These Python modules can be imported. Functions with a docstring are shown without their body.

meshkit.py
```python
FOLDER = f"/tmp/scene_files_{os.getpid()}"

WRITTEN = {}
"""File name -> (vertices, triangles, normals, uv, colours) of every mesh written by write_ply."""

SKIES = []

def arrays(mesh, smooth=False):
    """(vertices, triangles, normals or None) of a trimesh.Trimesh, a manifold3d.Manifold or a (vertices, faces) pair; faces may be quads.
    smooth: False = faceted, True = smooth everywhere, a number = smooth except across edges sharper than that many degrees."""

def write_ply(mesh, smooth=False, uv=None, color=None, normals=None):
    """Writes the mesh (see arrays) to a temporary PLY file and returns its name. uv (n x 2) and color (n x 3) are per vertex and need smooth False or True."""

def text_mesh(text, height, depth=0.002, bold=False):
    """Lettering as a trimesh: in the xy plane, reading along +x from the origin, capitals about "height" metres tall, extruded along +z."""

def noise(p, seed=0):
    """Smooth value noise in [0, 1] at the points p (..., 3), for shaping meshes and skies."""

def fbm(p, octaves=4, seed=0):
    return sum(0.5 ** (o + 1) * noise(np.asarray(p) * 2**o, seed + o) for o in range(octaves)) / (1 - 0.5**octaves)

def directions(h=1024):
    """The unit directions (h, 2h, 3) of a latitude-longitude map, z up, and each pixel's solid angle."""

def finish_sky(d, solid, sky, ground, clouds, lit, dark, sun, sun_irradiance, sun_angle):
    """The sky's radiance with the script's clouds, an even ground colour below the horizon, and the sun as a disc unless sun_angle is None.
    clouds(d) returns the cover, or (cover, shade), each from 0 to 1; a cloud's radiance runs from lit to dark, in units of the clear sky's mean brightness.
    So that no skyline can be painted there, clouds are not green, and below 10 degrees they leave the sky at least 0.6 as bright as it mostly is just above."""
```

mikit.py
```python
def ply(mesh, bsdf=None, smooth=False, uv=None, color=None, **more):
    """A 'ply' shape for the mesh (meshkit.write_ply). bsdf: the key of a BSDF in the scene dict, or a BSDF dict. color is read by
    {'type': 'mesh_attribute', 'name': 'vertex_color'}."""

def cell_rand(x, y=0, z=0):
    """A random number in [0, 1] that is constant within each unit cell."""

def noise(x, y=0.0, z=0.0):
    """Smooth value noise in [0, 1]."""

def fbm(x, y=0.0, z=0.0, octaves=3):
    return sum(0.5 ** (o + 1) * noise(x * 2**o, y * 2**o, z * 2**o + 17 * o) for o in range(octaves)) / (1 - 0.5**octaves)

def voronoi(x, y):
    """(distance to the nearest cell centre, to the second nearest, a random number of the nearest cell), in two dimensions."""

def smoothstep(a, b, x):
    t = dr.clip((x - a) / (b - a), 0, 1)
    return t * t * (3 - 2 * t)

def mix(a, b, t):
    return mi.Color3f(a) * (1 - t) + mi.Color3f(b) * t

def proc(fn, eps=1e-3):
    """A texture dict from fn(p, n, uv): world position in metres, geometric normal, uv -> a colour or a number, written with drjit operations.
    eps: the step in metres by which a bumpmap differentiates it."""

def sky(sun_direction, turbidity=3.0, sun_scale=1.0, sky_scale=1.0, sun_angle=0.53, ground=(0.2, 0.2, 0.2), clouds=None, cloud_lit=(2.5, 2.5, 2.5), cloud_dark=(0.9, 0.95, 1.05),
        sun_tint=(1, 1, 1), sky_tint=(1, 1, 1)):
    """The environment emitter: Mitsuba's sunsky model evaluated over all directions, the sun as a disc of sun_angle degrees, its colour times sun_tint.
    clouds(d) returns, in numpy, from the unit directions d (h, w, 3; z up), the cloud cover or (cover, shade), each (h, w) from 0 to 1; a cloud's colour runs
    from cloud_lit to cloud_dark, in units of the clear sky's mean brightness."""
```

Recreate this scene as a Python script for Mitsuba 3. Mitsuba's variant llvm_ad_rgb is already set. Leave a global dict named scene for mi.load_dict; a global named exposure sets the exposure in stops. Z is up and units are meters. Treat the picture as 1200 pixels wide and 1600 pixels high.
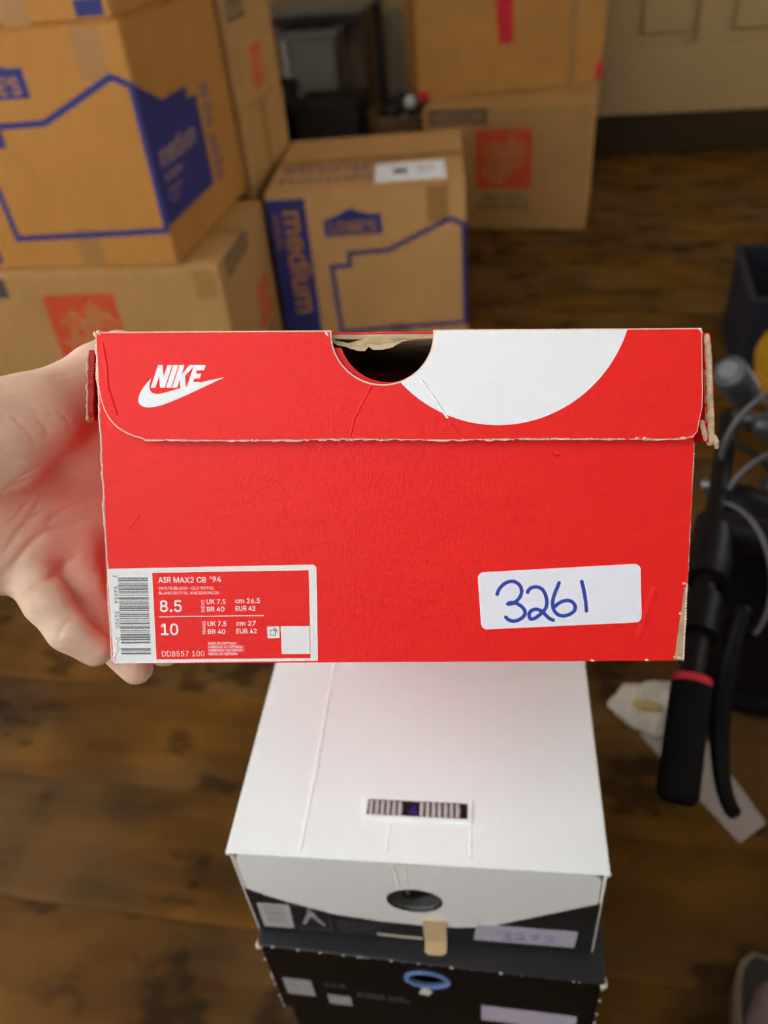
import math, random
import numpy as np
import trimesh, manifold3d
import shapely
from shapely.geometry import Polygon, LineString, Point, box as sbox
from shapely import affinity
import mitsuba as mi
import drjit as dr
import mikit, meshkit

random.seed(7)
rng = np.random.default_rng(7)
T = mi.ScalarTransform4f
scene, labels = {}, {}

# ------------------------------------------------------------------ camera, light, exposure
exposure = 3.6
CAM = np.array([0.0, 0.0, 0.9445])
PITCH, ROLL, FPX = 0.6719, -0.1027, 1238.5
FWD = np.array([0, math.cos(PITCH), -math.sin(PITCH)])
_U0 = np.array([0, math.sin(PITCH), math.cos(PITCH)])
UP = -np.array([1.0, 0, 0]) * math.sin(ROLL) + _U0 * math.cos(ROLL)
scene['camera'] = {'type': 'thinlens', 'fov_axis': 'x', 'fov': 2 * math.degrees(math.atan(600 / FPX)),
                   'aperture_radius': 0.0017, 'focus_distance': 0.318, 'near_clip': 0.02, 'far_clip': 60.0,
                   'to_world': T().look_at(origin=CAM.tolist(), target=(CAM + FWD).tolist(), up=UP.tolist())}
# an overcast sky outside: the room is lit through the wide patio opening behind the camera and the window on the left
scene['sky'] = mikit.sky((-0.5, -0.6, 0.62), turbidity=4.0, sun_scale=0.0, sky_scale=1.0, ground=(0.32, 0.31, 0.29),
                         clouds=lambda d: np.ones(d.shape[:2]), cloud_lit=(2.5, 2.5, 2.5))

# ------------------------------------------------------------------ frames
def rot(a):
    c, s = math.cos(a), math.sin(a)
    return np.array([[c, -s], [s, c]])

class Frame:
    """A place with three axes: a (right), b, c; maps local metres to the world."""
    def __init__(self, o, a, b, c=None):
        self.o, self.a, self.b = (np.asarray(x, float) for x in (o, a, b))
        self.c = np.cross(self.a, self.b) if c is None else np.asarray(c, float)
        self.M = np.stack([self.a, self.b, self.c], 1)
    def pt(self, p):
        return np.asarray(p, float) @ self.M.T + self.o
    def mesh(self, m):
        m = m.copy()
        m.vertices = self.pt(m.vertices)
        if np.linalg.det(self.M) < 0:
            m.faces = m.faces[:, ::-1]
        return m

def standing(x, y, yaw, z=0.0):
    """x right along the front, y away, z up."""
    e = lambda u, v: np.array([*(rot(yaw) @ [u, v]), 0.0])
    return Frame((x, y, z), e(1, 0), e(0, 1), (0, 0, 1))

def front_of(F, off=0.0):   # decals on the y=0 face: a right, b up, c outward
    return Frame(F.pt((0, -off, 0)), F.a, F.c, -F.b)
def right_of(F, W, off=0.0):  # on the x=W face: a away, b up, c outward
    return Frame(F.pt((W + off, 0, 0)), F.b, F.c, F.a)
def top_of(F, H, off=0.0):
    return Frame(F.pt((0, 0, H + off)), F.a, F.b, F.c)

# ------------------------------------------------------------------ materials
def bsdf(name, color, rough=0.6, spec=0.4, metal=0.0, bump=None, bump_scale=1.0, eps=2e-4, **more):
    col = mikit.proc(color) if callable(color) else {'type': 'rgb', 'value': list(color)}
    d = {'type': 'principled', 'base_color': col, 'roughness': rough, 'specular': spec, 'metallic': metal, **more}
    if bump is not None:
        d = {'type': 'bumpmap', 'tex': mikit.proc(bump, eps=eps), 'scale': bump_scale, 'bsdf': d}
    scene[name] = {'type': 'twosided', 'bsdf': d}
    return name

def kraft_fn(c, blot=0.10, k=1.0):
    c = np.array(c)
    def fn(p, n, uv):
        v = mikit.fbm(p.x * 9 * k, p.y * 9 * k, p.z * 9 * k, 3)
        s = mikit.noise(p.x * 160 + p.y * 120, p.y * 160 - p.x * 90, p.z * 14)
        t = 1.0 + blot * 2 * (v - 0.5) + 0.08 * (s - 0.5)
        return mi.Color3f(*[float(x) for x in c]) * t
    return fn

bsdf('m_kraft', kraft_fn((0.385, 0.170, 0.036)), 0.65, 0.2)
bsdf('m_kraft_mid', kraft_fn((0.47, 0.255, 0.092)), 0.65, 0.2)
bsdf('m_kraft_grey', kraft_fn((0.37, 0.20, 0.068)), 0.65, 0.2)
bsdf('m_kraft_tape_box', kraft_fn((0.38, 0.175, 0.040), 0.16), 0.62, 0.2)
bsdf('m_blue_ink', kraft_fn((0.024, 0.026, 0.135), 0.08), 0.6, 0.25)
bsdf('m_blue_faded', kraft_fn((0.13, 0.085, 0.135), 0.2), 0.6, 0.3)
bsdf('m_faded_card', kraft_fn((0.27, 0.165, 0.135), 0.2), 0.6, 0.2)
bsdf('m_orange_ink', kraft_fn((0.50, 0.062, 0.014), 0.12), 0.6, 0.3)
bsdf('m_black_ink', kraft_fn((0.055, 0.05, 0.045), 0.1), 0.6, 0.3)
bsdf('m_packing_tape', kraft_fn((0.30, 0.15, 0.045), 0.08), 0.3, 0.4)
bsdf('m_red_tape', (0.48, 0.008, 0.018), 0.35, 0.5)
bsdf('m_label_white', (0.84, 0.85, 0.85), 0.5, 0.4)

# ------------------------------------------------------------------ mesh helpers
def chamfer_box(x0, x1, y0, y1, z0, z1, c=0.003):
    c = min(c, 0.45 * min(x1 - x0, y1 - y0, z1 - z0))
    P = []
    for sx in (0, 1):
        for sy in (0, 1):
            for sz in (0, 1):
                X, Y, Z = (x0, x1)[sx], (y0, y1)[sy], (z0, z1)[sz]
                dx, dy, dz = c * (1 - 2 * sx), c * (1 - 2 * sy), c * (1 - 2 * sz)
                P += [(X, Y + dy, Z + dz), (X + dx, Y, Z + dz), (X + dx, Y + dy, Z)]
    return trimesh.convex.convex_hull(np.array(P))

def geoms(g):
    return [x for x in getattr(g, 'geoms', [g]) if x.geom_type == 'Polygon' and x.area > 1e-12]

def extr(shape, depth, z0=0.0):
    """shapely shape in metres extruded along +z."""
    parts = [trimesh.creation.extrude_polygon(shapely.make_valid(g) if not g.is_valid else g, depth, engine='earcut') for g in geoms(shape)]
    m = trimesh.util.concatenate(parts)
    m.apply_translation((0, 0, z0))
    return m

def stroke(pts, w, smooth=True):
    p = np.array(pts, float)
    if smooth and len(p) > 2:
        from scipy.interpolate import splprep, splev
        tck, _ = splprep(p.T, s=0, k=min(3, len(p) - 1))
        p = np.array(splev(np.linspace(0, 1, 12 * len(p)), tck)).T
    return LineString(p).buffer(w / 2, quad_segs=6)

def text(t, height, x=0, y=0, rotate=0, sx=1.0, depth=0.0003, bold=True, center=False, shear=0):
    m = meshkit.text_mesh(t, height, depth, bold)
    if center:
        m.apply_translation((-(m.bounds[0] + m.bounds[1])[0] / 2, -height / 2, 0))
    v = m.vertices.copy()
    v[:, 0] = v[:, 0] * sx + shear * v[:, 1]
    a = math.radians(rotate)
    m.vertices = np.stack([v[:, 0] * math.cos(a) - v[:, 1] * math.sin(a) + x, v[:, 0] * math.sin(a) + v[:, 1] * math.cos(a) + y, v[:, 2]], 1)
    return m

def fit_text(t, x0, x1, y0, h, depth=0.0003, bold=True):
    """text from x0 to x1, capitals h tall, baseline y0."""
    m = meshkit.text_mesh(t, h, depth, bold)
    w = m.bounds[1][0] - m.bounds[0][0]
    m.vertices[:, 0] = (m.vertices[:, 0] - m.bounds[0][0]) * (x1 - x0) / w + x0
    m.vertices[:, 1] += y0
    return m

def tube(pts, r, sides=10, spline=True, n=None):
    p = np.array(pts, float)
    if spline and len(p) > 2:
        from scipy.interpolate import splprep, splev
        tck, _ = splprep(p.T, s=0, k=min(3, len(p) - 1))
        p = np.array(splev(np.linspace(0, 1, n or 8 * len(p)), tck)).T
    r = np.interp(np.linspace(0, 1, len(p)), np.linspace(0, 1, len(np.atleast_1d(r))), np.atleast_1d(r))
    t = np.gradient(p, axis=0)
    t /= np.linalg.norm(t, axis=1, keepdims=True)
    a = np.cross(t[0], [0, 0, 1.0] if abs(t[0][2]) < 0.9 else [1.0, 0, 0])
    rings = []
    for k in range(len(p)):
        a = a - t[k] * (a @ t[k]); a /= np.linalg.norm(a)
        b = np.cross(t[k], a)
        g = np.arange(sides) * 2 * math.pi / sides
        rings.append(p[k] + r[k] * (np.cos(g)[:, None] * a + np.sin(g)[:, None] * b))
    v = np.vstack(rings + [p[:1], p[-1:]])
    f = []
    n0 = len(p)
    for k in range(n0 - 1):
        for j in range(sides):
            i0, i1 = k * sides + j, k * sides + (j + 1) % sides
            f += [(i0, i1, i1 + sides), (i0, i1 + sides, i0 + sides)]
    for j in range(sides):
        f += [(n0 * sides, (j + 1) % sides, j), (n0 * sides + 1, (n0 - 1) * sides + j, (n0 - 1) * sides + (j + 1) % sides)]
    return trimesh.Trimesh(v, np.array(f), process=False)

def hull(pts_r, seg=20):
    """manifold hull of spheres (x, y, z, r)."""
    return manifold3d.Manifold.batch_hull([manifold3d.Manifold.sphere(r, seg).translate((x, y, z)) for x, y, z, r in pts_r])

def tm(man):
    m = man.to_mesh()
    return trimesh.Trimesh(np.array(m.vert_properties[:, :3], float), np.array(m.tri_verts), process=False)

def cat(*ms):
    return trimesh.util.concatenate([m for m in ms])

# ------------------------------------------------------------------ scene entries
def numbered(key):
    if key not in scene and not any(k.startswith(key + '__') for k in scene) and key not in labels:
        return key
    n = 1
    while True:
        k = f'{key}_{n:03d}'
        if k not in scene and not any(q.startswith(k + '__') for q in scene) and k not in labels:
            return k
        n += 1

def thing(name, label, cat_, group=None):
    key = numbered(name)
    labels[key] = {'label': label, 'category': cat_}
    if group:
        labels[key]['group'] = group
    return key

def obj(name, mesh, mat, parent=None, smooth=False, label=None, **more):
    key = numbered(f'{parent}__{name}' if parent else name)
    scene[key] = mikit.ply(mesh, mat, smooth=smooth, **more)
    if label:
        labels[key] = {'label': label}
    return key

def stuff(key):
    labels.setdefault(key, {})['kind'] = 'stuff'
    return key

def each(name, meshes, mat, parent, smooth=False, label=None):
    for m_ in meshes:
        obj(name, m_, mat, parent, smooth, label)

def struct(name, mesh, mat, label=None, smooth=False):
    scene[name] = mikit.ply(mesh, mat, smooth=smooth)
    labels[name] = {'kind': 'structure'}
    if label:
        labels[name]['label'] = label
    return name

# ================================================================== THE ROOM
YAW = -0.225
RF = standing(1.1, 3.35, YAW)           # room frame: x along the back wall, y into the wall, so the room lies at y < 0
RI = np.linalg.inv(RF.M)

def room_xy(p):
    dx, dy = p.x - 1.1, p.y - 3.35
    return dx * math.cos(YAW) + dy * math.sin(YAW), -dx * math.sin(YAW) + dy * math.cos(YAW)

PLANK = 0.165
def floor_fn(p, n, uv):
    u, v = room_xy(p)
    row = dr.floor(v / PLANK)
    tone = mikit.cell_rand(row, dr.floor((u + mikit.cell_rand(row, 3, 1) * 1.2) / 1.2), 5)
    g = mikit.fbm(u * 5 + row * 7.3, v * 45, 1.0, 3)
    b = mikit.fbm(u * 9 + row * 3.1, v * 14, 4.0, 4)
    fine = mikit.noise(u * 60, v * 700, 2.0)
    knot = mikit.smoothstep(0.60, 0.76, mikit.fbm(u * 13 + 31 + row * 2.2, v * 22, 8.0, 4))
    t = dr.clip(0.15 + 1.1 * (b - 0.28) + 0.45 * (g - 0.5) + 0.10 * (fine - 0.5) + 0.22 * (tone - 0.5), 0, 1)
    c = mikit.mix((0.052, 0.0215, 0.0030), (0.175, 0.074, 0.010), t)
    grey = mikit.smoothstep(0.42, 0.68, mikit.fbm(u * 4 + row * 1.7 + 9, v * 9, 6.0, 3))
    c = c * (1 - 0.55 * grey) + mi.Color3f(0.105, 0.058, 0.022) * (0.4 + 0.9 * t) * (0.55 * grey)
    return c * (1 - 0.6 * knot)
bsdf('m_floor', floor_fn, 0.5, 0.11)
bsdf('m_wall', (0.33, 0.215, 0.095), 0.8, 0.2)
bsdf('m_ceiling', (0.75, 0.74, 0.71), 0.9, 0.1)
bsdf('m_door', (0.34, 0.225, 0.10), 0.55, 0.25)
bsdf('m_dark_wood', (0.034, 0.021, 0.009), 0.65, 0.1)
bsdf('m_subfloor', (0.05, 0.03, 0.015), 0.9, 0.1)

UL, UR, DF, ZC = -2.1, 1.7, -5.6, 2.7
struct('floor', RF.mesh(chamfer_box(UL - 0.1, UR + 0.1, DF - 0.1, 0.1, -0.12, -0.012, 0.001)), 'm_subfloor', 'brown wood-look plank floor')
planks = 0
for r in range(int(math.floor(DF / PLANK)) , 0):
    v0, v1 = max(r * PLANK, DF), (r + 1) * PLANK
    if v1 > 0.001: continue
    off = random.random() * 1.2
    x = UL - off
    while x < UR:
        a, b = max(x, UL), min(x + 1.2, UR)
        x += 1.2
        if b - a < 0.01: continue
        obj('plank', RF.mesh(chamfer_box(a + 0.0002, b - 0.0002, v0 + 0.0002, v1 - 0.0002, -0.012, 0.0, 0.0006)), 'm_floor', 'floor')
struct('wall_back', RF.mesh(chamfer_box(UL - 0.1, UR + 0.1, 0.0, 0.12, -0.1, ZC, 0.001)), 'm_wall', 'olive grey plaster wall behind the boxes')

# left wall with a window, front wall (behind the photographer) with a wide open patio door
def wall_with_hole(x0, x1, z0, z1, hx0, hx1, hz0, hz1, t):
    p = sbox(x0, z0, x1, z1) - sbox(hx0, hz0, hx1, hz1)
    return extr(p, t)
m = wall_with_hole(DF, 0.0, -0.1, ZC, -4.7, -2.2, 0.7, 2.6, 0.12)
struct('wall_left', RF.mesh(Frame((UL, 0, 0), (0, 1, 0), (0, 0, 1), (-1, 0, 0)).mesh(m)), 'm_ceiling')
m = wall_with_hole(DF, 0.0, -0.1, ZC, -2.1, -0.5, 0.9, 2.2, 0.12)
struct('wall_right', RF.mesh(Frame((UR, 0, 0), (0, 1, 0), (0, 0, 1), (1, 0, 0)).mesh(m)), 'm_ceiling')
m = wall_with_hole(UL - 0.1, UR + 0.1, -0.1, ZC, -1.95, 0.0, 0.3, 2.5, 0.12)
struct('wall_front', RF.mesh(Frame((0, DF, 0), (1, 0, 0), (0, 0, 1), (0, -1, 0)).mesh(m)), 'm_ceiling')
# ceiling with an unseen skylight opening, added to bring light from above
m = extr(sbox(UL - 0.1, DF - 0.1, UR + 0.1, 0.1) - sbox(-2.0, -5.45, 0.1, -3.9), 0.12, ZC)
struct('ceiling', RF.mesh(m), 'm_ceiling')
struct('baseboard_back', RF.mesh(chamfer_box(UL, UR, -0.022, 0.0, 0.0, 0.145, 0.006)), 'm_dark_wood', 'tall dark brown board along the foot of the back wall')

# the door in the back wall: leaf with recessed panels
dx0, dx1, dz0, dz1 = -0.12, 0.66, 0.15, 2.12
leaf = sbox(dx0, dz0, dx1, dz1)
pans = [(a, a + 0.23, z, z2) for a in (dx0 + 0.12, dx0 + 0.44) for z, z2 in ((0.385, 0.95), (1.15, 1.95))]
fr = leaf
for a, b, z, z2 in pans:
    fr = fr - sbox(a, z, b, z2)
DFR = Frame(RF.pt((0, -0.004, 0)), RF.a, (0, 0, 1), -RF.b)
struct('door_1', DFR.mesh(extr(fr, 0.022)), 'm_door', 'pale olive panelled door above the dark board')
for a, b, z, z2 in pans:
    pm = chamfer_box(a + 0.03, b - 0.03, z + 0.03, z2 - 0.03, 0.0, 0.016, 0.012)
    obj('panel', DFR.mesh(cat(pm, chamfer_box(a + 0.001, b - 0.001, z + 0.001, z2 - 0.001, 0, 0.004, 0.001))), 'm_door', 'door_1')

# ================================================================== MOVING CARTONS
def carton(label, F, W, D, H, mat, group=None, seam='x', tape=True, cat_='box'):
    """Closed carton: body, two flaps on top with a taped seam. F: standing frame at the front left bottom corner."""
    key = thing('cardboard_box', label, cat_, group)
    t = 0.004
    obj('body', F.mesh(chamfer_box(0, W, 0, D, 0, H - t, 0.0035)), mat, key, label='corrugated cardboard body')
    if seam == 'x':
        a = chamfer_box(0.001, W - 0.001, 0.001, D / 2 - 0.001, H - t, H, 0.0012)
        b = chamfer_box(0.001, W - 0.001, D / 2 + 0.001, D - 0.001, H - t, H, 0.0012)
        tp = chamfer_box(-0.0004, W + 0.0004, D / 2 - 0.025, D / 2 + 0.025, H, H + 0.0004, 0.0001)
    else:
        a = chamfer_box(0.001, W / 2 - 0.001, 0.001, D - 0.001, H - t, H, 0.0012)
        b = chamfer_box(W / 2 + 0.001, W - 0.001, 0.001, D - 0.001, H - t, H, 0.0012)
        tp = chamfer_box(W / 2 - 0.025, W / 2 + 0.025, -0.0004, D + 0.0004, H, H + 0.0004, 0.0001)
    obj('flap', F.mesh(a), mat, key)
    obj('flap', F.mesh(b), mat, key)
    if tape:
        obj('tape', F.mesh(tp), 'm_packing_tape', key, label='clear brown packing tape')
    return key

I = 0.0003   # thickness of printed ink
mm = lambda *pts: [(x / 1000.0, y / 1000.0) for x, y in pts]

# ---- the blue-printed moving carton (two or more of the kind)
def blue_prints(key, F, W, D, H, right=True, top=False):
    f = front_of(F)
    panel = Polygon(mm((1, 392), (91, 392), (91, 12), (1, 12)))
    obj('blue_panel', f.mesh(extr(panel, I)), 'm_blue_ink', key, label='solid blue printed band')
    med = fit_text('medium', 0, 0.250, 0, 0.048, 0.0005)
    v = med.vertices.copy(); med.vertices = np.stack([v[:, 1] * 1.0 + 0.036, 0.366 - v[:, 0], v[:, 2]], 1)
    sm = fit_text('moving box', 0, 0.085, 0, 0.011, 0.0005)
    v = sm.vertices.copy(); sm.vertices = np.stack([v[:, 1] + 0.014, 0.361 - v[:, 0], v[:, 2]], 1)
    obj('medium_lettering', f.mesh(cat(med, sm)), 'm_kraft', key, label='word medium in bare cardboard colour')
    logo = Polygon(mm((129, 341), (150, 345), (194, 363), (236, 348), (263, 348), (264, 301), (128, 301)))
    obj('logo', f.mesh(extr(logo, I)), 'm_blue_ink', key, label='blue gabled logo shape')
    obj('logo_lettering', f.mesh(fit_text("LOWE'S", 0.142, 0.250, 0.308, 0.026, 0.0005)), 'm_kraft', key, label="LOWE'S lettering")
    outl = LineString(mm((454, 68), (141, 60), (135, 229), (180, 229), (180, 259), (274, 261), (420, 326), (452, 311), (452, 68))).buffer(0.0055, join_style='mitre')
    obj('outline', f.mesh(extr(outl & sbox(0.1, 0.01, W - 0.0005, H), I)), 'm_blue_ink', key, label='thick blue printed outline')
    each('tape_end', [f.mesh(extr(sbox(0.262, 0.0, 0.310, 0.075), I * 0.7)), f.mesh(extr(sbox(0.368, H - 0.085, 0.418, H - 0.006), I * 0.7))], 'm_packing_tape', key)
    if right:
        r = right_of(F, W)
        pan = Polygon(mm((1, 312), (100, 269), (218, 269), (218, 247), (262, 245), (262, 75), (1, 75)))
        obj('blue_panel', r.mesh(extr(pan, I)), 'm_blue_ink', key, label='solid blue printed side panel')
        obj('medium_lettering', r.mesh(cat(fit_text('medium', 0.032, 0.218, 0.170, 0.036, 0.0005), fit_text('moving box', 0.034, 0.122, 0.145, 0.014, 0.0005),
                                           fit_text('22 kg max', 0.034, 0.105, 0.124, 0.008, 0.0005), fit_text('3.0 cu ft', 0.034, 0.085, 0.108, 0.008, 0.0005))), 'm_faded_card', key, label='word medium in faded bare cardboard')
        side = fit_text('this side', 0, 0.186, 0, 0.046, I)
        v = side.vertices.copy(); side.vertices = np.stack([v[:, 1] + 0.290, 0.256 - v[:, 0], v[:, 2]], 1)
        obj('side_lettering', r.mesh(side), 'm_blue_faded', key, label='upright faded blue lettering')
    if top:
        t = top_of(F, H, 0.0)
        obj('top_lettering', t.mesh(cat(fit_text('stronger', 0.020, 0.300, 0.150, 0.058, I, True), fit_text('homes', 0.024, 0.252, 0.068, 0.040, I, True))), 'm_blue_faded', key, label='faded blue lettering on the flaps')

# carton low on the floor in the middle
F2 = standing(-0.1985, 1.8753, -0.1127)
k = carton("cardboard moving box with blue band reading medium, on the floor in the middle", F2, 0.457, 0.4604, 0.4065, 'm_kraft_mid')
blue_prints(k, F2, 0.457, 0.4604, 0.4065, right=True, top=True)
tf = top_of(F2, 0.4065)
lab = Polygon(mm((256, 36), (250, 172), (408, 174), (412, 39))).buffer(0.004)
kl = obj('shipping_label', tf.mesh(extr(lab, 0.0008)), 'm_label_white', k, label='white paper shipping label')
obj('printing', tf.mesh(cat(extr(sbox(0.292, 0.09, 0.325, 0.125), 0.001), extr(sbox(0.345, 0.125, 0.39, 0.131), 0.001), extr(sbox(0.345, 0.10, 0.385, 0.106), 0.001))), 'm_black_ink', kl)

# the big left carton and what is under and over it
def back_left(x, y, yaw, z, W):
    """frame from the front RIGHT bottom corner."""
    e = rot(yaw) @ [-W, 0]
    return standing(x + e[0], y + e[1], yaw, z)

def orange_prints(key, f, x0, y0, s, small=None, bar=None, bar_text='MEDIUM', prefix=''):
    """orange square logo with lettering running up at 45 degrees, lower left corner x0, y0, side s, in the face frame f."""
    obj('orange_logo', f.mesh(extr(sbox(x0, y0, x0 + s, y0 + s), I)), 'm_orange_ink', key, label='orange square logo')
    out = []
    for t, h, cx, cy in (('THE', 0.13, 0.30, 0.66), ('HOME', 0.22, 0.46, 0.54), ('DEPOT', 0.22, 0.62, 0.36)):
        out.append(text(t, h * s, x0 + cx * s, y0 + cy * s, 45, 0.92, 0.0005, True, True))
    w = s * 0.985
    for m_ in out:
        m_.vertices[:, 0] = np.clip(m_.vertices[:, 0], x0 + 0.003, x0 + w)
        m_.vertices[:, 1] = np.clip(m_.vertices[:, 1], y0 + 0.003, y0 + w)
    obj('logo_lettering', f.mesh(cat(*out)), 'm_kraft_grey', key, label='THE HOME DEPOT lettering on the slant')
    if bar:
        a, b, c, d = bar
        obj('size_bar', f.mesh(extr(sbox(a, c, b, d), I)), 'm_black_ink', key, label='dark printed size bar')
        obj('size_lettering', f.mesh(fit_text(bar_text, a + 0.012, b - 0.012, c + 0.2 * (d - c), 0.6 * (d - c), 0.0005)), 'm_kraft_grey', key)
    if small:
        obj('slogan_lettering', f.mesh(cat(*[fit_text(t, a, b, y, h, I) for t, a, b, y, h in small])), 'm_black_ink', key, label='small dark slogan print')

FH1 = back_left(-0.2674, 1.4967, -0.159, 0.0, 0.559)
k = carton('greyish cardboard moving box with orange logo, on the floor at left, bottom of the stack', FH1, 0.559, 0.381, 0.396, 'm_kraft_grey')
orange_prints(k, front_of(FH1), 0.559 - 0.377, 0.197, 0.151)
r1 = right_of(FH1, 0.559)
orange_prints(k, r1, 0.220, 0.155, 0.098, small=[('More saving.', 0.20, 0.32, 0.130, 0.012), ('More doing.', 0.205, 0.32, 0.108, 0.012)], bar=(0.048, 0.216, 0.350, 0.388), bar_text='MEDIUM')
f1 = front_of(FH1)
obj('size_bar', f1.mesh(extr(sbox(0.02, 0.345, 0.115, 0.385), I)), 'm_black_ink', k)
obj('tape_end', f1.mesh(extr(sbox(0.505, 0.330, 0.549, 0.388), I)), 'm_packing_tape', k)

FL1 = back_left(-0.3437, 1.5079, -0.2204, 0.3968, 0.457)
k = carton("cardboard moving box with blue house outline, on top of the orange logo box at left", FL1, 0.457, 0.457, 0.406, 'm_kraft')
blue_prints(k, FL1, 0.457, 0.457, 0.406)
FL0 = back_left(-0.352, 1.515, -0.2204 - 0.02, 0.3968 + 0.4066, 0.457)
k = carton('cardboard moving box cut by the top edge of the photo, uppermost in the left stack', FL0, 0.457, 0.457, 0.406, 'm_kraft')
blue_prints(k, FL0, 0.457, 0.457, 0.406)
f0 = front_of(FL0)
obj('printed_patch', f0.mesh(extr(sbox(0.395, 0.006, 0.445, 0.03), I)), 'm_blue_ink', k)

# second stack behind the left one: right faces in view
FB = standing(-0.8, 1.975, -0.2204)
e = rot(-0.2204)
def behind(u, z, W):
    q = e @ [0.012, 0.475]
    return back_left(-0.3437 + q[0] + 0, 1.5079 + q[1], -0.2204, z, W)
FS1 = behind(0, 0.0, 0.559)
k = carton('cardboard box behind the left stack, right side in shadow above the floor', FS1, 0.559, 0.36, 0.398, 'm_kraft_grey', tape=False)
FS2 = behind(0, 0.3985, 0.559)
k = carton('crinkled tan cardboard box behind the left stack, second from the floor', FS2, 0.559, 0.352, 0.156, 'm_kraft_grey')
r2 = right_of(FS2, 0.559)
obj('tape_end', r2.mesh(extr(sbox(0.14, 0.0, 0.19, 0.152), I)), 'm_packing_tape', k)
FS3 = behind(0, 0.5551, 0.559)
k = carton('tan cardboard moving box with small orange logo, behind the left stack on top', FS3, 0.559, 0.345, 0.40, 'm_kraft_grey')
r3 = right_of(FS3, 0.559)
orange_prints(k, r3, 0.135, 0.028, 0.085, bar=(0.02, 0.14, 0.175, 0.215), bar_text='MEDIUM')

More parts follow.
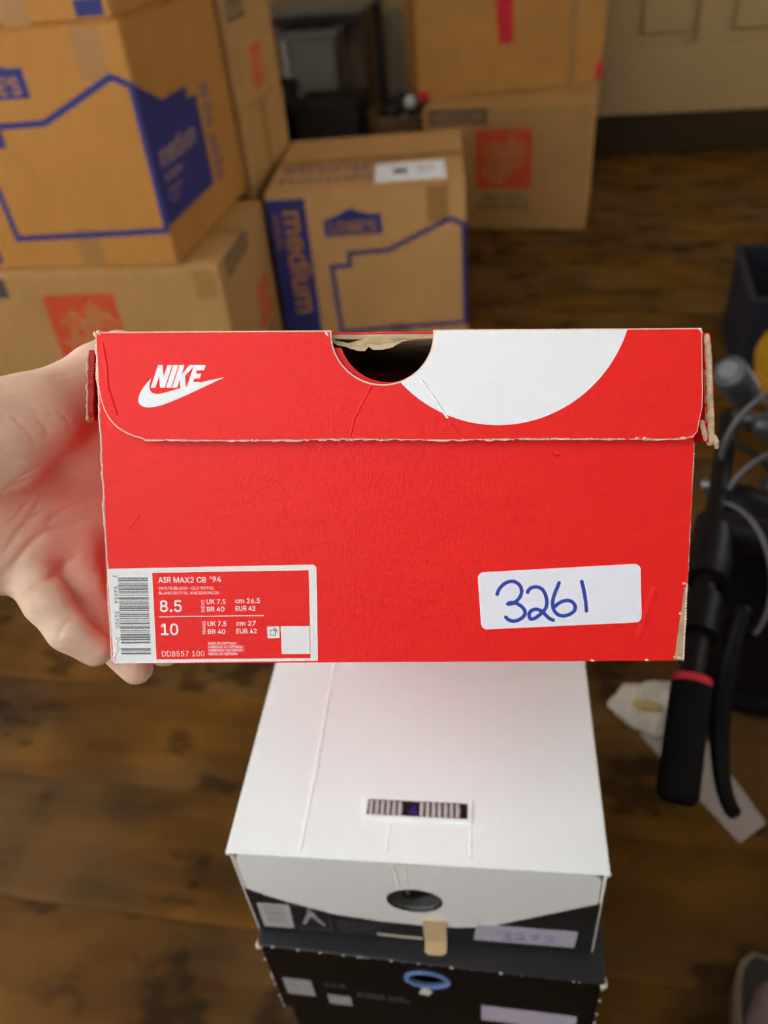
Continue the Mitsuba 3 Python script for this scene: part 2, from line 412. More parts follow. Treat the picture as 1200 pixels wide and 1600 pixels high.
# orange logo carton on the right and the taped carton on it
FH2 = standing(0.2456, 2.7034, -0.308)
k = carton('light cardboard box with orange logo and slogan, on the floor under the red taped box', FH2, 0.521, 0.40, 0.372, 'm_kraft_grey')
orange_prints(k, front_of(FH2), 0.166, 0.134, 0.179, small=[('More saving.', 0.192, 0.335, 0.098, 0.018), ('More doing.', 0.175, 0.345, 0.070, 0.018)], bar=(0.022, 0.204, 0.327, 0.371), bar_text='MEDIUM')
FT = standing(0.247, 2.815, 0.046, 0.3728)
k = carton('tan cardboard box with red tape strips, on top of the light orange logo box', FT, 0.60, 0.28, 0.36, 'm_kraft_tape_box')
ft = front_of(FT)
for name, s in (('red_tape', Polygon(mm((239, 356), (262, 137), (308, 139), (298, 356)))), ('red_tape', Polygon(mm((2, 2), (36, 2), (37, 26), (2, 30)))),
                ('red_tape', Polygon(mm((576, 8), (598, 10), (598, 62), (580, 55)))), ('red_tape', Polygon(mm((2, 300), (40, 300), (38, 330), (2, 332))))):
    obj(name, ft.mesh(extr(s, 0.0006)), 'm_red_tape', k, label='strip of red tape')
obj('side_tape', ft.mesh(extr(sbox(0.486, 0.002, 0.512, 0.352), 0.0005)), 'm_packing_tape', k, label='brown tape along the fold')
rt = right_of(FT, 0.60)
obj('red_tape', rt.mesh(extr(sbox(0.002, 0.008, 0.03, 0.06), 0.0006)), 'm_red_tape', k)

# ================================================================== BACK CORNER: grey topped desk and what stands under it
bsdf('m_desk_top', (0.13, 0.125, 0.10), 0.35, 0.5)
bsdf('m_black_metal', (0.012, 0.011, 0.010), 0.4, 0.5)
bsdf('m_bin', (0.27, 0.26, 0.20), 0.35, 0.5)
bsdf('m_bin_lid', (0.55, 0.57, 0.56), 0.3, 0.5)
bsdf('m_brown_paper', kraft_fn((0.11, 0.075, 0.045), 0.3), 0.7, 0.3)
bsdf('m_olive_board', kraft_fn((0.17, 0.145, 0.095), 0.1), 0.7, 0.3)
bsdf('m_maroon', (0.022, 0.016, 0.014), 0.55, 0.35)
bsdf('m_pink', (0.45, 0.12, 0.10), 0.5, 0.4)
bsdf('m_white_ball', (0.75, 0.74, 0.68), 0.5, 0.4)
bsdf('m_wicker', kraft_fn((0.20, 0.105, 0.045), 0.5, 9.0), 0.65, 0.3)

k = thing('desk', 'grey topped desk with black frame in the back corner behind the boxes', 'desk')
obj('desk_top', RF.mesh(chamfer_box(-1.33, -0.93, -0.42, -0.03, 0.595, 0.615, 0.003)), 'm_desk_top', k)
obj('frame', RF.mesh(cat(chamfer_box(-1.33, -0.93, -0.424, -0.40, 0.571, 0.597, 0.003), chamfer_box(-1.33, -0.93, -0.06, -0.03, 0.571, 0.597, 0.003), chamfer_box(-1.33, -1.306, -0.42, -0.03, 0.571, 0.597, 0.003))), 'm_black_metal', k)
for x, y in ((-1.33, -0.42), (-1.33, -0.06), (-0.96, -0.06)):
    obj('leg', RF.mesh(chamfer_box(x, x + 0.03, y, y + 0.03, 0, 0.575, 0.002)), 'm_black_metal', k)

k = thing('storage_bin', 'pale grey storage bin with light lid edge under the desk', 'bin')
BF = Frame(RF.pt((-1.26, -0.30, 0)), RF.a, RF.b, RF.c)
outer = manifold3d.Manifold.batch_hull([manifold3d.Manifold.sphere(0.015, 12).translate(p) for p in [(x, y, 0.02) for x in (0.02, 0.165) for y in (0.02, 0.2)] + [(x, y, 0.515) for x in (0.005, 0.18) for y in (0.005, 0.215)]])
obj('tub', BF.mesh(tm(outer)), 'm_bin', k, smooth=40)
obj('lid', BF.mesh(chamfer_box(-0.02, 0.205, -0.02, 0.24, 0.52, 0.545, 0.006)), 'm_bin_lid', k)
obj('highlight_strip', BF.mesh(chamfer_box(0.004, 0.022, -0.028, -0.008, 0.05, 0.52, 0.004)), 'm_bin_lid', k, label='pale upright strip painted as a highlight')  # pale strip stands in for the bright highlight on the tub

k = thing('paper_roll', 'brown paper roll leaning under the desk beside the pale bin', 'paper roll')
pr = tube([RF.pt((-1.0, -0.24, 0.0)), RF.pt((-1.003, -0.22, 0.30)), RF.pt((-1.005, -0.20, 0.54))], [0.042, 0.042, 0.042], 16)
obj('roll', pr, 'm_brown_paper', k, smooth=40)
obj('inner_tube', tube([RF.pt((-1.005, -0.20, 0.538)), RF.pt((-1.005, -0.199, 0.555))], [0.02, 0.02], 12, False), 'm_olive_board', k)
k = thing('board', 'dull olive board leaning on the wall under the desk', 'board')
bm = chamfer_box(-0.91, -0.66, -0.012, 0.0, 0.0, 0.56, 0.003)
tilt = trimesh.transformations.rotation_matrix(-0.12, (1, 0, 0)); bm.apply_transform(tilt); bm.apply_translation((0, -0.075, -bm.bounds[0][2]))
obj('panel', RF.mesh(bm), 'm_olive_board', k)
obj('trim', RF.mesh(bm.copy().apply_scale(1.0).slice_plane((0, 0, 0.02), (0, 0, -1), cap=False).apply_translation((0, -0.0015, 0))), 'm_dark_wood', k)

k = thing('storage_cube', 'dark maroon storage cube on the floor behind the middle moving box', 'box')
SC = Frame(RF.pt((-1.142, -0.68, 0)), RF.a, RF.b, RF.c)
obj('body', SC.mesh(chamfer_box(0, 0.21, 0, 0.235, 0, 0.36, 0.008)), 'm_maroon', k)
obj('rim', SC.mesh(extr(sbox(-0.004, -0.004, 0.214, 0.239) - sbox(0.01, 0.01, 0.20, 0.225), 0.02, 0.352)), 'm_maroon', k)
k = thing('waste_bin', 'round black bin with pink item on its rim, left of the maroon cube', 'bin')
q = RF.pt((-1.25, -0.58, 0))
prof = [(0.0, 0.0), (0.085, 0.0), (0.105, 0.42), (0.099, 0.42), (0.08, 0.01), (0, 0.01)]
wb = trimesh.creation.revolve(np.array(prof), sections=32); wb.apply_translation(q)
obj('tub', wb, 'm_maroon', k, smooth=40)
rimr = trimesh.creation.torus(0.103, 0.006, major_sections=32, minor_sections=8); rimr.apply_translation(q + [0, 0, 0.42])
obj('rim', rimr, 'm_black_metal', k, smooth=True)
kp = thing('cloth', 'small pink cloth tip on the rim of the round black bin', 'cloth')
pk = tm(hull([(0, 0, 0, 0.02), (0.04, 0.01, 0.012, 0.014), (0.02, -0.02, -0.01, 0.015)])); pk.apply_translation(q + [-0.06, -0.06, 0.435])
obj('fold', pk, 'm_pink', kp, smooth=True)

k = thing('basket', 'brown wicker basket between the maroon cube and the taped box', 'basket')
bq = RF.pt((-0.80, -0.54, 0))
bs = []
for lv in range(19):
    z = 0.012 + lv * 0.0165
    ring = trimesh.creation.torus(0.1, 0.0088, major_sections=40, minor_sections=6)
    s = 0.88 + 0.012 * lv
    vv = ring.vertices; a = np.arctan2(vv[:, 1], vv[:, 0]); vv = vv * [s, s, 1]; vv += np.stack([np.cos(a), np.sin(a), 0 * a], 1) * (0.0035 * np.sin(12 * a + (lv % 2) * math.pi))[:, None]
    ring.vertices = vv + [0, 0, z]
    bs.append(ring)
disk = trimesh.creation.cylinder(0.085, 0.01, sections=32); disk.apply_translation((0, 0, 0.006))
bk = cat(*bs, disk); bk.apply_translation(bq)
obj('weave', bk, 'm_wicker', k, smooth=40)
k = thing('bag', 'black cloth bag stuffed in the wicker basket', 'bag')
bb = tm(hull([(0.015, 0, 0.27, 0.045), (-0.035, 0.01, 0.31, 0.042), (-0.01, -0.01, 0.13, 0.05), (0.01, 0.01, 0.335, 0.03)]).refine_to_length(0.015))
bb.vertices += (meshkit.noise(bb.vertices * 30)[:, None] - 0.5) * 0.02 * bb.vertex_normals
bb.apply_translation(bq)
obj('cloth', bb, 'm_black_metal', k, smooth=True)
k = thing('ball', 'small white ball on top of the wicker basket', 'ball')
bl = trimesh.creation.icosphere(3, 0.022); bl.apply_translation(bq + [0.030, -0.07, 0.352])
obj('shell', bl, 'm_white_ball', k, smooth=True)

# ================================================================== STACK OF SHOE BOXES
def ribs(scale):
    def fn(p, n, uv):
        return dr.sin((p.x * 0.986 - p.y * 0.165) * 2 * math.pi / 0.0034) * 0.5
    return fn
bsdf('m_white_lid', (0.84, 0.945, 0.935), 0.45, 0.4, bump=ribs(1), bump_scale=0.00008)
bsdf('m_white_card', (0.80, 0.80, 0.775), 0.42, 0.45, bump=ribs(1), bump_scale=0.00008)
bsdf('m_black_card', kraft_fn((0.012, 0.012, 0.014), 0.3), 0.38, 0.5)
bsdf('m_black_card_warm', kraft_fn((0.005, 0.0037, 0.003), 0.3), 0.5, 0.25)
bsdf('m_hole', (0.006, 0.006, 0.006), 0.5, 0.4)
bsdf('m_gloss_black', (0.008, 0.008, 0.009), 0.12, 0.6)
bsdf('m_grey_print', (0.33, 0.32, 0.33), 0.4, 0.4)
bsdf('m_dim_print', (0.055, 0.053, 0.055), 0.4, 0.4)
bsdf('m_silver', (0.50, 0.47, 0.47), 0.35, 0.5)
bsdf('m_purple', (0.04, 0.015, 0.22), 0.4, 0.4)
bsdf('m_lilac_sticker', (0.47, 0.42, 0.52), 0.5, 0.4)
bsdf('m_pen_blue', (0.035, 0.065, 0.42), 0.5, 0.4)
bsdf('m_pen_faded', (0.22, 0.20, 0.40), 0.5, 0.4)
bsdf('m_masking', kraft_fn((0.62, 0.46, 0.26), 0.2, 4), 0.5, 0.4)
bsdf('m_blue_ring', (0.16, 0.28, 0.58), 0.35, 0.5)
bsdf('m_worn', (0.62, 0.56, 0.46), 0.8, 0.2)

def shoe_shell(key, F, W, D, H, mat, front_mat, front_shape=None, t=0.002, lid=True, overhang=0.001):
    """closed flip-top shoe box: body, lid top panel, front flap with rounded upper corners."""
    obj('body', F.mesh(chamfer_box(0.0, W, 0.0026, D, 0.0, H - t - 0.0006, 0.0012)), mat, key, label='side and back panels')
    obj('lid', F.mesh(chamfer_box(-overhang, W + overhang, -0.0005, D + 0.0005, H - t, H, 0.0008)), mat, key, label='flat top panel')

# white box
FW = standing(-0.1207, 0.2667, -0.166, 0.3624)
HW = 0.110
kw = thing('shoe_box', 'white shoe box with black curved lower front, on top of the shoe box stack', 'shoe box')
W_ = 0.235
hole = affinity.scale(Point(0.116, 0.421 - 0.3624).buffer(1, quad_segs=24), 0.0178, 0.0145)
fr_out = sbox(0.003, 0.0015, W_ - 0.003, HW - 0.0040)
fr_out = fr_out.buffer(-0.009).buffer(0.009, quad_segs=8) | sbox(0.003, 0.0015, W_ - 0.003, 0.05)
obj('body', FW.mesh(cat(chamfer_box(0.0, 0.002, 0.0, 0.33, 0.0, HW - 0.0026, 0.0008), chamfer_box(W_ - 0.002, W_, 0.0, 0.33, 0.0, HW - 0.0026, 0.0008),
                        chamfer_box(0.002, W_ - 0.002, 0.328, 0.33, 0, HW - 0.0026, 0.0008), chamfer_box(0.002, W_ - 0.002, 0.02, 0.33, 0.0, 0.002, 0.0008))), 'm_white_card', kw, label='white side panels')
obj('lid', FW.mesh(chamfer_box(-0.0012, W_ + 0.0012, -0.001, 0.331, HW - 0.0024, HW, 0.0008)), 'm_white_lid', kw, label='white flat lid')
ff = Frame(FW.pt((0, 0.0022, 0)), FW.a, FW.c, -FW.b)
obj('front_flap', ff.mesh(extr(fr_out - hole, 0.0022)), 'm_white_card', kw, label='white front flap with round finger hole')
pf = front_of(FW)
curve = [(2, 424), (15, 415), (30, 407), (59, 394), (90, 388), (120, 386), (143, 386), (165, 391), (188, 405.5), (210, 419), (233, 433)]
c_ = [(x / 1000, y / 1000 - 0.3624) for x, y in curve]
blk = Polygon([(0.0015, 0.0006)] + [(0.0015, c_[0][1])] + c_ + [(W_ - 0.0015, c_[-1][1]), (W_ - 0.0015, 0.0006)])
obj('black_print', pf.mesh(extr(blk.buffer(0.0001), I)), 'm_black_card', kw, label='black printed lower area with curved top edge')
obj('hole_shade', ff.mesh(extr(affinity.scale(hole, 1.1, 1.1), 0.002, -0.0175)), 'm_hole', kw, label='black disc painted as the shade inside the finger hole')  # near-black disc stands in for the shade inside the box
ringm = []
hp = np.array(hole.exterior.coords)[:-1]
rm_ = tube(np.vstack([np.c_[hp, 0 * hp[:, 0] + 0.0016], [[*hp[0], 0.0016]]]), 0.0011, 6, False)
obj('hole_rim', ff.mesh(rm_), 'm_gloss_black', kw, smooth=True, label='black rim of the finger hole')
bulb = tm(hull([(0.112, 0.052, -0.009, 0.007), (0.122, 0.052, -0.011, 0.006)]))
obj('tissue', ff.mesh(bulb), 'm_gloss_black', kw, smooth=True)
Z = lambda z: z / 1000 - 0.3624
lab_ = obj('size_label', pf.mesh(extr(Polygon([(0.006, Z(369.5)), (0.0065, Z(404)), (0.029, Z(404)), (0.0275, Z(369.5))]), 0.0005)), 'm_silver', kw, label='small pale barcode label')
bars = [sbox(0.0095, Z(373 + 3.2 * i), 0.0245, Z(373 + 3.2 * i + (1.0 + 0.9 * (i % 3)))) for i in range(9)]
obj('barcode', pf.mesh(extr(shapely.union_all(bars), 0.0007)), 'm_grey_print', lab_)
jump = shapely.union_all([Point(0.0425, Z(399)).buffer(0.0016), Polygon([(0.0405, Z(396)), (0.0447, Z(396)), (0.0465, Z(388)), (0.0385, Z(388))]),
                          Polygon([(0.0385, Z(388)), (0.042, Z(388)), (0.0365, Z(376)), (0.0345, Z(377))]), Polygon([(0.043, Z(388)), (0.0465, Z(388)), (0.0515, Z(377)), (0.0495, Z(376))])])
obj('logo', pf.mesh(extr(jump, 0.0005)), 'm_grey_print', kw, label='grey leaping figure emblem')
frame_l = shapely.union_all([sbox(0.0305, Z(402.5), 0.132, Z(404)), sbox(0.0545, Z(370), 0.0555, Z(404)), sbox(0.0305, Z(369.5), 0.056, Z(370.5))])
obj('label_frame', pf.mesh(extr(frame_l & blk, 0.0005)), 'm_dim_print', kw)
lines = []
for i, (a, b) in enumerate(((60, 98), (60, 88), (60, 92), (62, 84), (60, 110))):
    lines.append(fit_text('SIZE 10.5 US MEN WHITE BLACK'[:12 + 3 * i], a / 1000, b / 1000, Z(383 - 3.6 * i), 0.0020, 0.0005))
obj('small_print', pf.mesh(cat(*lines)), 'm_dim_print', kw, label='dim small print')
obj('torn_edge', pf.mesh(extr(LineString([(0.088, Z(369.5)), (0.105, Z(367.5)), (0.118, Z(367))]).buffer(0.001), 0.0008)), 'm_worn', kw)
obj('tape_tab', cat(pf.mesh(extr(Polygon([(0.1215, Z(364.5)), (0.1215, Z(395)), (0.1345, Z(395)), (0.134, Z(364.5))]).buffer(0.0015, quad_segs=6), 0.0012)),
                    FW.mesh(extr(Polygon([(0.1205, -0.0002), (0.1205, -0.0075), (0.1235, -0.0095), (0.1325, -0.0095), (0.1355, -0.0075), (0.1355, -0.0002)]), 0.0010, 0.0006))), 'm_masking', kw, label='tan tape tab')
stw = obj('number_sticker', pf.mesh(extr(Polygon([(0.155, Z(372)), (0.157, Z(393.5)), (0.222, Z(392)), (0.221, Z(370.5))]).buffer(0.0008), 0.0007)), 'm_lilac_sticker', kw, label='pale sticker numbered 3275')

DIG = {'3': [(0, 28.4), (3, 32.8), (6.5, 33.7), (9.7, 31.0), (9.6, 27.9), (4.4, 24.3), (10.1, 23.2), (11.5, 20.3), (9.8, 18.1), (6.3, 17.2), (3.7, 18.8)],
       '2': [(12.4, 29.2), (14.3, 31.2), (17.4, 31.0), (19.9, 27.4), (20.2, 23.4), (17.6, 19.8), (13.7, 18.2), (13.4, 20.7), (15.8, 22.1), (19.8, 19.8), (23.1, 17.5)],
       '6': [(25.1, 33.0), (23.1, 27.4), (23.0, 22.5), (25.0, 19.8), (29.0, 19.6), (32.0, 22.4), (30.6, 25.1), (26.2, 25.1), (23.7, 23.2)],
       '1': [(34.3, 33.5), (35.7, 27.8), (36.6, 21.3)]}
def pen(pts, x0, y0, s, w):
    if pts == DIG['3']:
        a, b = pts[:6], pts[5:]
        g = stroke(np.array(a) , w / s) | stroke(np.array(b), w / s)
    else:
        g = stroke(np.array(pts), w / s)
    return affinity.translate(affinity.scale(g, s, s, origin=(0, 0)), x0, y0)
seven = stroke([(0, 32), (4, 31.5), (8.5, 32.5), (6, 27), (4, 20)], 1.4, False) | stroke([(1.5, 26.5), (8, 27)], 1.4, False)
five = stroke([(1.5, 32), (0.8, 26.5)], 1.4, False) | stroke([(1.5, 32), (7.5, 32.5)], 1.4, False) | stroke([(0.8, 26.5), (4, 28), (7.5, 25), (6.5, 20), (1, 19)], 1.4)
sc_ = 0.00075
num = shapely.union_all([pen(DIG['3'], 0.171, Z(362), sc_, 0.0012), pen(DIG['2'], 0.1725, Z(361.5), sc_, 0.0012),
                         affinity.translate(affinity.scale(seven, sc_, sc_, origin=(0, 0)), 0.1915, Z(361)), affinity.translate(affinity.scale(five, sc_, sc_, origin=(0, 0)), 0.2015, Z(360.5))])
obj('handwriting', pf.mesh(extr(num, 0.0009)), 'm_pen_faded', stw, label='3275 in faded blue pen')
tw = top_of(FW, HW)
ins = obj('window_inset', tw.mesh(extr(Polygon(mm((85.5, 29.5), (85.5, 40.5), (151, 40.5), (151, 28.8))), 0.0004)), 'm_hole', kw, label='black inset strip with silver studs')
obj('window_edge', tw.mesh(extr((sbox(0.0835, 0.027, 0.153, 0.0425) - sbox(0.0855, 0.029, 0.151, 0.0405)).buffer(0.0002), 0.0012)), 'm_white_lid', kw)
xs = [88.5 + 3.75 * i for i in range(6)] + [121.5 + 3.85 * i for i in range(7)]
for i, x in enumerate(xs):
    st = tm(hull([(x / 1000, 0.0308, 0.0006, 0.0013), (x / 1000 + (0.0004 if i in (5, 8, 10, 12) else 0), 0.0350, 0.0006, 0.0011), (x / 1000 - 0.0003, 0.0385, 0.0006, 0.0013)], 10))
    obj('stud', tw.mesh(st), 'm_silver', ins, smooth=True)
obj('emblem', tw.mesh(extr(Polygon(mm((113, 31), (119, 31), (116, 38))), 0.0008)), 'm_purple', ins, label='dark purple emblem')
def crease(pts, w=0.0009, h=0.00045):
    p = np.array(pts) / 1000.0
    out = []
    for a, b in zip(p[:-1], p[1:]):
        t = (b - a) / np.linalg.norm(b - a); n = np.array([-t[1], t[0]]) * w
        v = np.array([[*(a - n), 0], [*(a + n), 0], [*(b - n), 0], [*(b + n), 0], [*a, h], [*b, h]])
        out.append(trimesh.Trimesh(v, [[0, 4, 5], [0, 5, 2], [4, 1, 3], [4, 3, 5], [0, 1, 4], [2, 5, 3]], process=False))
    return cat(*out)
each('crease', [tw.mesh(m_) for m_ in (crease([(46.5, 2), (47, 60), (46, 120), (46, 200)], 0.001, 0.0006), crease([(101, 4), (101.5, 24)], 0.0008, 0.0004), crease([(153, 3), (153, 27)], 0.0008, 0.0004),)], 'm_white_lid', kw)
each('crease', [pf.mesh(m_) for m_ in (crease([(105, 105.5), (107, 76)], 0.0008, 0.0005), crease([(112, 105.5), (113, 80)], 0.0008, 0.0005),)], 'm_white_card', kw)
each('worn_corner', [FW.mesh(tm(hull([(x, y, HW - 0.003, 0.0022), (x, y + 0.001, HW - 0.006, 0.0018)], 10))) for x, y in ((0.0, 0.001), (W_, 0.001))], 'm_worn', kw, smooth=True)

# black box below
FK = standing(-0.120, 0.257, -0.203, 0.2474)
HK, WK = 0.1146, 0.238
def dark_box(key, F, H, W, mat):
    hole = affinity.scale(Point(0.119, 0.086).buffer(1, quad_segs=20), 0.0135, 0.0105)
    obj('body', F.mesh(cat(chamfer_box(0, 0.002, 0, 0.33, 0, H - 0.0026, 0.0008), chamfer_box(W - 0.002, W, 0, 0.33, 0, H - 0.0026, 0.0008),
                           chamfer_box(0.002, W - 0.002, 0.328, 0.33, 0, H - 0.0026, 0.0008), chamfer_box(0.002, W - 0.002, 0.02, 0.33, 0, 0.002, 0.0008))), mat, key)
    obj('lid', F.mesh(chamfer_box(-0.0012, W + 0.0012, -0.0012, 0.331, H - 0.0024, H, 0.0009)), mat, key)
    f = Frame(F.pt((0, 0.0022, 0)), F.a, F.c, -F.b)
    obj('front_flap', f.mesh(extr(sbox(0.003, 0.0012, W - 0.003, H - 0.0028) - hole, 0.0022)), 'm_black_card_warm', key)
    obj('hole_shade', f.mesh(extr(affinity.scale(hole, 1.1, 1.1), 0.002, -0.012)), 'm_hole', key)  # black disc painted as shade behind the finger hole
    return hole, f
kk = thing('shoe_box', 'black shoe box with blue ring round its finger hole, second in the stack', 'shoe box')
hole, f = dark_box(kk, FK, HK, WK, 'm_black_card')
ringp = affinity.scale(Point(0.119, 0.086).buffer(1, quad_segs=24), 0.0165, 0.0130) - hole
obj('hole_ring', f.mesh(extr(ringp, 0.0035)), 'm_blue_ring', kk, label='blue ring around the finger hole')
pk_ = front_of(FK)
obj('size_label', pk_.mesh(extr(Polygon(mm((8, 30), (8, 58), (30, 58), (30, 30))), 0.0005)), 'm_grey_print', kk, label='grey barcode label')
obj('size_label', pk_.mesh(extr(Polygon(mm((40, 20), (40, 36), (58, 36), (58, 20))), 0.0005)), 'm_grey_print', kk)
obj('small_print', pk_.mesh(cat(fit_text('10.5', 0.040, 0.056, 0.052, 0.006, 0.0005), fit_text('SIZE US', 0.064, 0.1, 0.044, 0.0025, 0.0005), fit_text('BLACK BLUE', 0.064, 0.104, 0.039, 0.0025, 0.0005))), 'm_dim_print', kk)
obj('number_sticker', pk_.mesh(extr(Polygon(mm((158, 26), (158, 50), (224, 50), (224, 26))).buffer(0.001), 0.0006)), 'm_lilac_sticker', kk, label='pale number sticker')
obj('paint_chip', pk_.mesh(extr(Polygon(mm((112, 60), (119, 58), (122, 66), (117, 76), (114, 68))), 0.0006)), 'm_worn', kk)
chips = []
rr = np.random.default_rng(3)
for x in list(rr.uniform(0.01, 0.228, 24)):
    s = rr.uniform(0.0004, 0.0011)
    chips.append(tm(hull([(x, -0.0008, HK - 0.0014, s), (x + rr.uniform(-0.001, 0.001), -0.0005, HK - 0.0012 - rr.uniform(0, 0.0015), s * 0.8)], 8)))
for x in (0.0, WK):
    chips.append(tm(hull([(x, 0.0, HK - 0.0030, 0.0028), (x, 0.004, HK - 0.003, 0.002)], 8)))
    for zz in rr.uniform(0.0, HK, 9):
        chips.append(tm(hull([(x, 0.0, zz, 0.0007), (x, 0.0, zz - 0.002, 0.0005)], 8)))
obj('worn_edge', FK.mesh(cat(*chips)), 'm_worn', kk, smooth=40, label='white scuffs where the black print has worn off')
stuff(kk + '__worn_edge')

for i, lab_text in enumerate(('plain black shoe box, third in the stack under the blue ringed one', 'plain black shoe box on the floor at the foot of the stack')):
    kz = thing('shoe_box', lab_text, 'shoe box')
    Fz = standing(-0.117 + 0.002 * i, 0.262 + 0.003 * i, -0.19 + 0.02 * i, 0.1238 - 0.1236 * i)
    dark_box(kz, Fz, 0.1233, 0.235, 'm_black_card')

# ================================================================== THE RED SHOE BOX HELD IN THE HAND
RO = np.array([-0.11718975, 0.22318811, 0.70252372])
RM = np.array([[0.9951049, 0.09866072, 0.0056833], [-0.05567533, 0.51217735, 0.85707329], [-0.08164861, 0.85319425, -0.51516315]])
B = Frame(RO, RM[:, 0], RM[:, 1], RM[:, 2])            # right, up the face, away (left-handed)
BF_ = Frame(RO, RM[:, 0], RM[:, 1], -RM[:, 2])          # decal frame: third axis towards the viewer
def red_fn(c):
    def fn(p, n, uv):
        x, y, z = p.x - float(RO[0]), p.y - float(RO[1]), p.z - float(RO[2])
        u = x * float(RM[0, 0]) + y * float(RM[1, 0]) + z * float(RM[2, 0])
        v = x * float(RM[0, 1]) + y * float(RM[1, 1]) + z * float(RM[2, 1])
        s = mikit.fbm(u * 900, v * 1400, z * 0 + 2, 2)
        b = mikit.fbm(u * 30, v * 160, z * 0 + 5, 3)
        t = 1.0 + 0.10 * (s - 0.5) + 0.06 * (b - 0.5)
        return mi.Color3f(*c) * t
    return fn
def paper_bump(p, n, uv):
    x, y, z = p.x - float(RO[0]), p.y - float(RO[1]), p.z - float(RO[2])
    u = x * float(RM[0, 0]) + y * float(RM[1, 0]) + z * float(RM[2, 0])
    v = x * float(RM[0, 1]) + y * float(RM[1, 1]) + z * float(RM[2, 1])
    w = x * float(RM[0, 2]) + y * float(RM[1, 2]) + z * float(RM[2, 2])
    return mikit.fbm(u * 1500, v * 900, w * 900, 2) + 2.0 * mikit.fbm(u * 60, v * 220, w * 60, 3)
bsdf('m_red', red_fn((0.88, 0.013, 0.010)), 0.5, 0.35, bump=paper_bump, bump_scale=0.00010, eps=1e-4)
bsdf('m_red_shaded', red_fn((0.36, 0.008, 0.008)), 0.6, 0.3)  # darker copy of the red: shade on the left side flap painted in
bsdf('m_print_white', (0.88, 0.91, 0.93), 0.46, 0.45, bump=paper_bump, bump_scale=0.00010, eps=1e-4)
bsdf('m_core', kraft_fn((0.50, 0.37, 0.22), 0.35, 40), 0.8, 0.2)
bsdf('m_core_pale', kraft_fn((0.66, 0.52, 0.34), 0.4, 50), 0.85, 0.2)
bsdf('m_fringe', kraft_fn((0.80, 0.62, 0.52), 0.3, 60), 0.8, 0.2)
bsdf('m_kraft_inside', kraft_fn((0.36, 0.245, 0.14), 0.2, 12), 0.75, 0.2)
bsdf('m_sticker', (0.86, 0.88, 0.97), 0.45, 0.45)
bsdf('m_bar_grey', (0.14, 0.165, 0.17), 0.5, 0.4)

kr = thing('shoe_box', 'worn red shoe box with white half circle, held up by the hand in the foreground', 'shoe box')
WR, HR, DR = 0.235, 0.131, 0.30
tk = 0.0028
nz = lambda t, s, seed: (meshkit.fbm(np.stack([np.asarray(t) * s, 0 * np.asarray(t) + seed, 0 * np.asarray(t)], -1), 3, seed) - 0.5) * 2
# front panel with the inner finger notch and a ragged right lower corner
n_in = Point(0.1135, 0.133).buffer(0.0193, quad_segs=24)
ys = np.linspace(0.0, 0.090, 60)
right_edge = [(WR + 0.0002 * nz(y, 400, 3) - (0.0004 * nz(y, 150, 9) if y > 0.032 else 0.0) - (0.0030 * (1 - y / 0.032) + 0.0010 if y < 0.032 else 0), y) for y in ys]
left_edge = [(0.0002 * nz(y, 300, 5) + 0.0001, y) for y in ys[::-1]]
fp = Polygon([(0.0, 0.0)] + [(x, y) for x, y in right_edge] + [(WR, HR - 0.004), (0.0, HR - 0.004)] + left_edge[0:-1]).buffer(0)
core_fp = sbox(0.0, 0.0, WR, HR - 0.004) - n_in
obj('front_panel', BF_.mesh(extr(core_fp, tk - 0.0005, -tk)), 'm_core', kr, label='bare cardboard core of the front panel')
obj('front_print', BF_.mesh(extr(fp - n_in, 0.0005, -0.0005)), 'm_red', kr, label='plain red front')
# other panels of the body (hollow)
side = lambda x0, x1: B.mesh(chamfer_box(x0, x1, 0.0, HR - 0.003, tk + 0.0002, DR, 0.0006))
obj('side_panel', side(0.0, tk), 'm_red', kr)
obj('side_panel', side(WR - tk, WR), 'm_red', kr)
obj('back_panel', B.mesh(chamfer_box(tk, WR - tk, 0.0, HR - 0.003, DR - tk, DR, 0.0006)), 'm_red', kr)
obj('bottom_panel', B.mesh(chamfer_box(tk, WR - tk, 0.0, tk, tk + 0.0002, DR - tk, 0.0006)), 'm_red', kr)
obj('liner', B.mesh(cat(chamfer_box(tk, tk + 0.0008, tk, HR - 0.004, tk + 0.001, DR - tk, 0.0001), chamfer_box(WR - tk - 0.0008, WR - tk, tk, HR - 0.004, tk + 0.001, DR - tk, 0.0001),
                       chamfer_box(tk + 0.001, WR - tk - 0.001, tk, HR - 0.004, DR - tk - 0.0008, DR - tk, 0.0001), chamfer_box(tk + 0.001, WR - tk - 0.001, tk, tk + 0.0008, tk + 0.001, DR - tk, 0.0001))), 'm_kraft_inside', kr, label='brown cardboard inside')
# lid: top panel with a torn front edge inside the finger notch
xx = np.linspace(0.0885, 0.1325, 60)
torn = 0.0012 + 0.0022 * np.exp(-((xx - 0.102) / 0.008) ** 2) + 0.0004 * nz(xx, 320, 11)
top_poly = Polygon([(-0.0012, 0.0012)] + [(0.088, 0.0012)] + list(zip(xx, torn)) + [(0.133, 0.0012), (WR + 0.0012, 0.0012), (WR + 0.0012, DR + 0.003), (-0.0012, DR + 0.003)])
TPF = Frame(B.pt((0, 0.1312, 0)), RM[:, 0], RM[:, 2], RM[:, 1])
kt = obj('lid_top', TPF.mesh(extr(top_poly, 0.0006, 0.0014)), 'm_red', kr, label='red top of the lid')
obj('cardboard_core', TPF.mesh(extr(top_poly.buffer(-0.0003), 0.0018, -0.0006)), 'm_core', kt, label='torn tan cardboard edge')
hi = np.array([(89.5, 132.6), (90.5, 132.2), (93.0, 129.9), (98.0, 128.9), (101.8, 130.1), (106.8, 131.4), (111.8, 131.8), (121.9, 131.7), (131.6, 132.3)])
